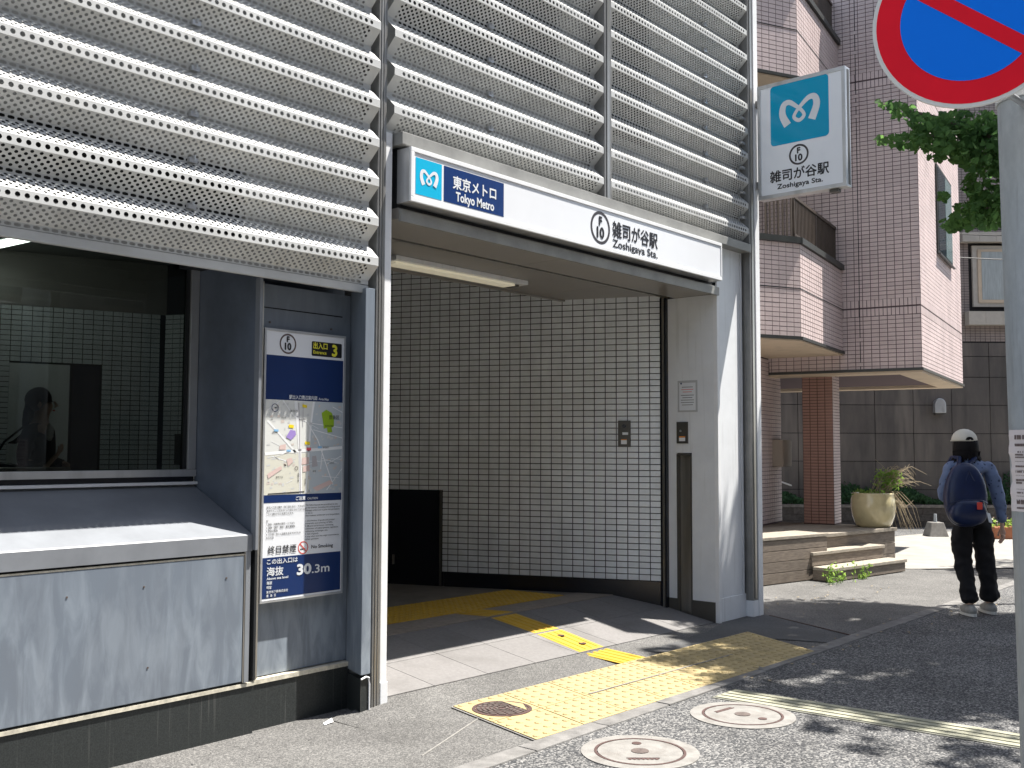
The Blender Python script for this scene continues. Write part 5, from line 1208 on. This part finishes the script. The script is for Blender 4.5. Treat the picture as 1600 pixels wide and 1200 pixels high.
# ================================================================== PEOPLE
def skin(name, m, parent, frame, verts, edges, radii, sub=2, root=0, smooth=True, fold=0.0):
    """verts in the figure's own frame (x right, y forward, z up)"""
    O, X, Y = frame
    me = bpy.data.meshes.new(name); me.from_pydata([tuple(O + X * p[0] + Y * p[1] + ZUP * p[2]) for p in verts], edges, [])
    o = bpy.data.objects.new(name, me); C.objects.link(o)
    sm = o.modifiers.new('s', 'SKIN'); sm.use_smooth_shade = True; sm.branch_smoothing = .6
    for i, r_ in enumerate(radii):
        sv = me.skin_vertices[0].data[i]; sv.radius = r_ if isinstance(r_, tuple) else (r_, r_); sv.use_root = (i == root)
    ss = o.modifiers.new('u', 'SUBSURF'); ss.levels = sub; ss.render_levels = sub
    dg = bpy.context.evaluated_depsgraph_get(); me2 = bpy.data.meshes.new_from_object(o.evaluated_get(dg))
    bpy.data.objects.remove(o); bpy.data.meshes.remove(me)
    P_ = ORG[parent.name]
    if fold > 0:
        nn = [vv.normal.copy() for vv in me2.vertices]
        for vv, n_ in zip(me2.vertices, nn):
            q = vv.co - P_; w = noise.noise(Vector((q.x * 9, q.y * 9, q.z * 15 + q.x * 12))) + .5 * noise.noise(q * 26)
            vv.co += n_ * (fold * w)
    for vv in me2.vertices: vv.co = vv.co - P_
    me2.materials.clear(); me2.materials.append(m); me2.polygons.foreach_set('use_smooth', [True] * len(me2.polygons))
    o = bpy.data.objects.new(name, me2); C.objects.link(o); o.parent = parent; ORG[o.name] = P_
    return o
def blob(name, m, parent, frame, c, r, n=20, squash=None, cut=None):
    O, X, Y = frame; b = MB(); vs = []; N1 = n; N2 = n // 2
    for j in range(N2 + 1):
        t = math.pi * j / N2
        for k in range(N1):
            w = 2 * math.pi * k / N1; p = Vector((math.sin(t) * math.cos(w), math.sin(t) * math.sin(w), math.cos(t)))
            if squash: p = squash(p)
            q = (c[0] + p.x * r[0], c[1] + p.y * r[1], c[2] + p.z * r[2]); vs.append(O + X * q[0] + Y * q[1] + ZUP * q[2])
    b.add(vs, [(j * N1 + k, (j + 1) * N1 + k, (j + 1) * N1 + (k + 1) % N1, j * N1 + (k + 1) % N1) for j in range(N2) for k in range(N1)])
    return b.build(name, m, parent, smooth=True)
def hand(name, parent, frame, wrist, d, side, pal, L=.17):
    """five-fingered relaxed hand; d = pointing direction, side = towards thumb, pal = palm side (figure frame)"""
    w = Vector(wrist); d = Vector(d).normalized(); side = Vector(side).normalized(); pal = Vector(pal).normalized()
    V_ = [w - d * .03, w, w + d * L * .30, w + d * L * .48]; Ed = [(0, 1), (1, 2), (2, 3)]; R_ = [(.022, .020), (.024, .018), (.036, .016), (.036, .014)]
    for i, (o_, ln) in enumerate(((.030, .40), (.010, .45), (-.010, .42), (-.029, .33))):
        b0 = w + d * L * .5 + side * o_; i0 = len(V_)
        V_ += [b0, b0 + d * L * ln * .45 + pal * .006, b0 + d * L * ln * .8 + pal * .020, b0 + d * L * ln + pal * .034]
        Ed += [(3, i0), (i0, i0 + 1), (i0 + 1, i0 + 2), (i0 + 2, i0 + 3)]; R_ += [.0095, .0088, .008, .007]
    i0 = len(V_); V_ += [w + d * L * .22 + side * .035, w + d * L * .42 + side * .055 + pal * .012, w + d * L * .58 + side * .052 + pal * .022]
    Ed += [(2, i0), (i0, i0 + 1), (i0 + 1, i0 + 2)]; R_ += [.012, .010, .008]
    return V_, Ed, R_
def merge(parts):
    V_, Ed, R_ = [], [], []
    for v_, e_, r_ in parts:
        b0 = len(V_); V_ += v_; Ed += [(a + b0, c + b0) for a, c in e_]; R_ += r_
    return V_, Ed, R_

# --- pedestrian seen from behind
PO = CAM + FH * 9.2 + R0 * ((1515 - 800) / FPX * 9.2); PO.z = 0.0
fr = (PO, R0, FH)
pe = thing('person', tuple(PO), 'person seen from behind in a cream cap, blue patterned jacket and black trousers', 'person')
LF = (-.055, -.03, .075); RF = (.200, .10, .075)
body = [(0, 0, .88), (-.08, 0, .84), (-.075, .03, .48), (-.045, -.03, .10), (-.045, .10, .04), (.085, 0, .84), (.125, .05, .48), (.190, .10, .10), (.205, .23, .04),
        (0, 0, 1.02), (0, .01, 1.20), (0, .0, 1.33), (-.03, .0, 1.40), (-.035, .02, 1.47), (-.035, .03, 1.56),
        (-.15, 0, 1.32), (-.195, .02, 1.10), (-.10, .16, 1.02), (.155, 0, 1.32), (.215, -.02, 1.08), (.262, .0, .86)]
be = [(0, 1), (1, 2), (2, 3), (3, 4), (0, 5), (5, 6), (6, 7), (7, 8), (0, 9), (9, 10), (10, 11), (11, 12), (12, 13), (13, 14), (11, 15), (15, 16), (16, 17), (11, 18), (18, 19), (19, 20)]
brad = [(.13, .09), .075, .05, .035, .03, .075, .05, .035, .03, (.12, .08), (.14, .09), (.12, .07), .05, (.070, .085), (.075, .09), .045, .036, .026, .045, .036, .024]
hv, he, hr = hand('hand', pe, fr, (.272, .01, .79), (.12, .10, -1), (0, 1, 0), (-1, 0, 0))
i0 = len(body); body += hv; be += [(a + i0, c + i0) for a, c in he] + [(20, i0)]; brad += hr
hv, he, hr = hand('hand', pe, fr, (-.06, .24, 1.03), (1, .3, .1), (0, 0, 1), (0, 1, 0))
i0 = len(body); body += hv; be += [(a + i0, c + i0) for a, c in he] + [(17, i0)]; brad += hr
skin('body', m_skin, pe, fr, body, be, brad, sub=1)
# trousers: loose, slightly flared
tv = [(.0, 0, .94), (-.085, 0, .82), (-.09, .02, .62), (-.075, .03, .47), (-.060, .0, .28), (-.050, -.03, .10), (.085, 0, .82), (.110, .03, .62), (.130, .05, .46), (.165, .07, .28), (.190, .09, .10), (0, 0, 1.0)]
skin('trousers', m_trouser, pe, fr, tv, [(0, 1), (1, 2), (2, 3), (3, 4), (4, 5), (0, 6), (6, 7), (7, 8), (8, 9), (9, 10), (0, 11)],
     [(.155, .11), (.105, .105), (.088, .09), (.076, .08), (.070, .075), (.072, .085), (.105, .105), (.090, .095), (.082, .085), (.080, .08), (.082, .09), (.14, .10)], sub=3, fold=.016)
jv = [(0, 0, .93), (0, 0, 1.08), (0, .01, 1.22), (-.02, 0, 1.33), (-.03, .0, 1.40), (-.18, .0, 1.325), (-.225, .0, 1.17), (-.24, .03, 1.05), (-.12, .16, 1.02), (.155, 0, 1.325), (.205, -.01, 1.17), (.240, -.01, 1.03), (.262, .0, .90), (.275, .005, .81)]
skin('jacket', m_denim, pe, fr, jv, [(0, 1), (1, 2), (2, 3), (3, 4), (3, 5), (5, 6), (6, 7), (7, 8), (3, 9), (9, 10), (10, 11), (11, 12), (12, 13)],
     [(.165, .12), (.165, .12), (.165, .115), (.135, .085), (.070, .065), .068, .062, .055, .048, .068, .064,   .058, .050, .042], sub=3, fold=.012)
for s_, (x_, y_) in ((-1, (-.048, .02)), (1, (.192, .15))):
    blob('shoe', m_shoe, pe, fr, (x_, y_, .050), (.052, .135, .048), squash=lambda p: Vector((p.x * (1 - .15 * p.y), p.y, max(p.z, -.8) * (1.15 - .45 * max(p.y, -.3)))))
    O_, X_, Y_ = fr; b = MB(); ring = [O_ + X_ * (x_ + .052 * math.cos(a * math.pi / 9)) + Y_ * (y_ + .140 * math.sin(a * math.pi / 9)) + ZUP * .004 for a in range(18)]
    b.extr(ring, (0, 0, .024)); b.build('sole', m_sole, pe)
blob('hair', m_hair, pe, fr, (-.03, .02, 1.495), (.108, .115, .145), squash=lambda p: Vector((p.x * (1.08 if p.z < -.1 else 1), p.y * (1.0 if p.y < 0 else .86), max(p.z, -.78))))
b = MB(); rnd_ = random.Random(5)
for k in range(34):
    a = math.pi + math.pi * (k / 33.0) * 1.0; x_ = -.03 + .108 * math.cos(a) ; y_ = .02 + .10 * math.sin(a)
    L = rnd_.uniform(.02, .065); p0 = PO + R0 * x_ + FH * y_ + ZUP * 1.405; p1 = p0 + R0 * (x_ * .25 + rnd_.uniform(-.01, .01)) - ZUP * L
    b.tube([p0 + ZUP * .05, p0, p1], [.014, .012, .003], 5)
b.build('hair_ends', m_hair, pe, kind='stuff')
# cap: crown with strap opening at the back, brim facing forward
blob('cap', m_cap, pe, fr, (-.04, .025, 1.555), (.108, .120, .100), squash=lambda p: Vector((p.x, p.y, max(p.z, -.12))))
b = MB(); O_, X_, Y_ = fr
arc = [O_ + X_ * (-.045 + .035 * math.cos(a * math.pi / 10)) + Y_ * (.025 - .1215 + (.035 * math.cos(a * math.pi / 10)) ** 2 * 4) + ZUP * (1.553 + .030 * math.sin(a * math.pi / 10)) for a in range(11)]
b.extr(arc, -FH * .002); b.build('cap_opening', m_hair, pe)
br_ = [(-.04 + .085 * math.cos(a * math.pi / 12), .10 + .095 * math.sin(a * math.pi / 12)) for a in range(13)]
b = MB(); b.extr([O_ + X_ * x_ + Y_ * y_ + ZUP * 1.545 for x_, y_ in br_], (0, 0, .008)); b.build('cap_brim', m_cap, pe)
# rucksack
rk = thing('backpack', tuple(PO - FH * .2 + ZUP * 1.1), 'dark blue nylon backpack with a red badge and white tag worn on the back', 'backpack')
def sq_(p):
    z = p.z; wdt = 1.0 - .30 * max(0, z) - .05 * max(0, -z)
    g = lambda q: math.copysign(abs(q) ** .72, q)
    return Vector((g(p.x) * wdt, g(p.y) * (1 - .35 * max(0, z)), g(z) * .98))
blob('pack_body', m_pack, rk, fr, (-.150, -.215, 1.075), (.185, .088, .285), n=32, squash=sq_)
blob('front_pocket', m_pack, rk, fr, (-.155, -.275, .930), (.160, .070, .120), n=24, squash=sq_)
def ptube(name, m, pts, r): return MB().tube([PO + R0 * (a - (.12 if b_ < -.1 else .05)) + FH * b_ + ZUP * c_ for a, b_, c_ in pts], r, 6).build(name, m, rk)
ptube('shoulder_strap', m_pack, [(-.05, -.15, 1.31), (-.08, -.07, 1.395), (-.10, .03, 1.40), (-.12, .12, 1.30), (-.15, .13, 1.15), (-.17, .0, .98)], .020)
ptube('shoulder_strap', m_pack, [(.01, -.15, 1.31), (.06, -.07, 1.395), (.09, .03, 1.40), (.12, .12, 1.30), (.15, .13, 1.15), (.16, .0, .98)], .020)
ptube('drawcord', m_pack, [(-.12, -.24, 1.10), (-.05, -.285, 1.20), (-.02, -.27, 1.28), (.02, -.285, 1.20), (.06, -.26, 1.10)], .006)
ptube('piping', m_pack, [(-.20, -.28, 1.005), (-.12, -.345, 1.03), (-.03, -.36, 1.035), (.06, -.345, 1.03), (.13, -.29, 1.005)], .006)
MB().obox(PO + R0 * -.115 - FH * .368 + ZUP * .955, R0 * .045, FH * .01, (0, 0, .062)).build('red_badge', m_red, rk, bevel=.004)
MB().obox(PO + R0 * .0 - FH * .330 + ZUP * .845, R0 * .030 + ZUP * -.01, FH * .006, R0 * -.02 + ZUP * .085).build('white_tag', m_wtext, rk)
ptube('tag_cord', m_wframe, [(.105, -.335, .93), (.085, -.335, .985), (.075, -.33, 1.03)], .004)

# --- woman inside, seen through the window, facing right
QO = CAM + FH * 8.5 + R0 * ((62 - 800) / FPX * 8.5); QO.z = .25
fq = (QO, -FH, R0)     # x = her right hand side (towards the camera), y = the way she faces
pw2 = thing('person', tuple(QO), 'woman with long dark hair in a dark suit behind the window glass, facing right', 'person')
wb = [(0, 0, .90), (0, 0, 1.10), (0, .01, 1.28), (0, -.01, 1.40), (0, .01, 1.46), (0, .035, 1.53), (0, .04, 1.60), (.17, 0, 1.35), (.21, -.03, 1.10), (.16, .13, 1.04), (-.17, 0, 1.35), (-.20, .0, 1.10), (-.15, .2, 1.05),
      (.09, 0, .82), (.09, .02, .45), (.09, -.02, .06), (-.09, 0, .82), (-.09, .06, .45), (-.09, .10, .06)]
we = [(0, 1), (1, 2), (2, 3), (3, 4), (4, 5), (5, 6), (3, 7), (7, 8), (8, 9), (3, 10), (10, 11), (11, 12), (0, 13), (13, 14), (14, 15), (0, 16), (16, 17), (17, 18)]
wr = [(.13, .10), (.13, .10), (.14, .10), .07, .048, (.066, .085), (.070, .085), .05, .038, .028, .05, .038, .028, .08, .055, .04, .08, .055, .04]
hv, he, hr = hand('hand', pw2, fq, (.13, .17, 1.10), (-.2, .6, .8), (-1, 0, 0), (0, -1, .3))
i0 = len(wb); wb += hv; we += [(a + i0, c + i0) for a, c in he] + [(9, i0)]; wr += hr
skin('body', m_skin, pw2, fq, wb, we, wr, sub=1)
b = MB(); O_, X_, Y_ = fq
def fqp(x_, y_, z_): return O_ + X_ * x_ + Y_ * y_ + ZUP * z_
b.tube([fqp(0, .118, 1.585), fqp(0, .145, 1.548), fqp(0, .122, 1.540)], [.008, .014, .008], 6); b.build('nose', m_skin, pw2, smooth=True)
blob('lips', m_red, pw2, fq, (0, .118, 1.512), (.020, .010, .007), n=10)
for s_ in (-1, 1):
    blob('eye', m_ink, pw2, fq, (s_ * .030, .110, 1.585), (.012, .010, .005), n=10); blob('ear', m_skin, pw2, fq, (s_ * .074, .03, 1.56), (.010, .018, .030), n=10)
skin('jacket', m_suit, pw2, fq, [(0, 0, .84), (0, 0, 1.05), (0, 0, 1.25), (0, -.01, 1.36), (.16, 0, 1.345), (.215, -.02, 1.18), (.22, -.02, 1.06), (.17, .13, 1.06), (-.16, 0, 1.345), (-.21, 0, 1.1), (-.16, .16, 1.05)],
     [(0, 1), (1, 2), (2, 3), (3, 4), (4, 5), (5, 6), (6, 7), (3, 8), (8, 9), (9, 10)], [(.16, .12), (.15, .115), (.155, .115), (.11, .07), .066, .058, .052, .044, .066, .055, .045], sub=2)
skin('skirt', m_suit, pw2, fq, [(0, 0, .95), (0, 0, .75), (0, 0, .48)], [(0, 1), (1, 2)], [(.16, .12), (.18, .14), (.17, .13)], sub=2)
blob('blouse', m_whiteb, pw2, fq, (0, .085, 1.33), (.045, .035, .075), n=12)
blob('hair', m_hair, pw2, fq, (0, -.005, 1.60), (.092, .118, .108), squash=lambda p: Vector((p.x, p.y * (1.0 if p.y < 0 else .82), p.z)))
blob('long_hair', m_hair, pw2, fq, (0, -.075, 1.42), (.088, .055, .20), n=16)
b = MB(); b.tube([fqp(.03, -.11, 1.30), fqp(.03, -.18, 1.25), fqp(.03, -.24, 1.24)], [.03, .02, .004], 6); b.build('hair_tuft', m_hair, pw2)
bg = thing('shoulder_bag', tuple(fqp(.1, -.3, 1.0)), 'dark shoulder bag behind the woman seen through the window', 'bag')
MB().extr([fqp(.10, -.42, .80), fqp(.10, -.10, .80), fqp(.10, -.08, 1.06), fqp(.10, -.26, 1.09), fqp(.10, -.42, .96)], X_ * .12).build('bag_body', m_suit, bg, bevel=.02)
MB().tube([fqp(.16, -.36, 1.0), fqp(.17, -.2, 1.25), fqp(.15, -.02, 1.405), fqp(.17, .06, 1.2), fqp(.16, -.10, 1.02)], .010, 6).build('strap', m_black, bg)
# low rail and desk edge seen across the bottom of the window
hr_ = thing('handrail', (3.8, 3.2, 1.25), 'thin steel handrail running low behind the window glass', 'handrail')
a_ = CAM + FH * 7.6 + R0 * ((-60 - 800) / FPX * 7.6); c_ = CAM + FH * 8.2 + R0 * ((112 - 800) / FPX * 8.2)
MB().tube([(a_.x, a_.y, 1.285), (c_.x, c_.y, 1.285)], .016, 8).build('rail', m_steel, hr_)
for t in (0, .33, .66, 1): q = a_ * (1 - t) + c_ * t; MB().tube([(q.x, q.y, .17), (q.x, q.y, 1.28)], .013, 8).build('baluster', m_steel, hr_)

# ================================================================== OPPOSITE SIDE OF THE STREET (behind the camera; unseen blocks, added to cut low sky light)
m_opp = mat('opposite_render', (0.19, 0.17, 0.155), 0.8, var=0.15, scale=1)
sheet('far_pavement', m_walk, [(-30, -11.5), (60, -11.5), (60, -9), (-30, -9)], 0.006)
for i, (x0, x1, h, lb) in enumerate(((-22, -6, 11, 'long brown office block added across the road behind the camera, left end of the row'), (-5.8, 8, 13, 'tallest brown block added across the road, directly behind the camera'), (8.2, 20, 10, 'lower brown block added across the road at the right end of the row'))):
    ob = thing('opposite_building', ((x0 + x1) / 2, -12, 0), lb, 'building', 'buildings across the road')
    box('wall', m_opp, ob, x0, x1, -20, -11.5, 0, h)
    z = 1.0
    while z < h - 1.6:
        x = x0 + .8
        while x < x1 - 1.5: box('window', m_glassd, ob, x, x + 1.3, -11.52, -11.46, z, z + 1.5); x += 2.3
        z += 3.0

# ------------------------------------------------------------------ grit and dry leaves along the kerb and the wall foot
random.seed(77); b = MB(); b2 = MB()
for _ in range(420):
    if random.random() < .5: x, y = random.uniform(1.5, 10), -1.12 + random.gauss(0, .05)
    elif random.random() < .5: x, y = random.uniform(2.0, 3.8), random.uniform(-.25, .17)
    else: x, y = random.uniform(3, 9), random.uniform(-3, .05)
    r_ = random.uniform(.002, .006); q = [Vector((x + r_ * math.cos(a + random.uniform(-.4, .4)), y + r_ * math.sin(a), .0025)) for a in (0, 1.4, 2.9, 4.4)]
    b.add(q + [Vector((x, y, .0025 + r_))], [(0, 1, 4), (1, 2, 4), (2, 3, 4), (3, 0, 4)])
tag(b.build('grit', m_kerb, loc=(5, -1, 0)), 'loose grit scattered over the asphalt and along the kerb line', 'grit', kind='stuff')
for _ in range(60):
    x, y = (random.uniform(6, 11), -1.15 + random.gauss(0, .12)) if random.random() < .6 else (random.uniform(8.6, 11), random.uniform(-.3, .5))
    b2.add([Vector((x, y, .004)), Vector((x + random.uniform(.01, .03), y + random.uniform(-.01, .01), .012)), Vector((x + random.uniform(.01, .03), y + .022, .005)), Vector((x - .004, y + .018, .010))], [(0, 1, 2, 3)])
tag(b2.build('fallen_leaves', m_twig, loc=(8, -1, 0)), 'small dry fallen leaves in the gutter by the steps', 'leaf litter', kind='stuff')
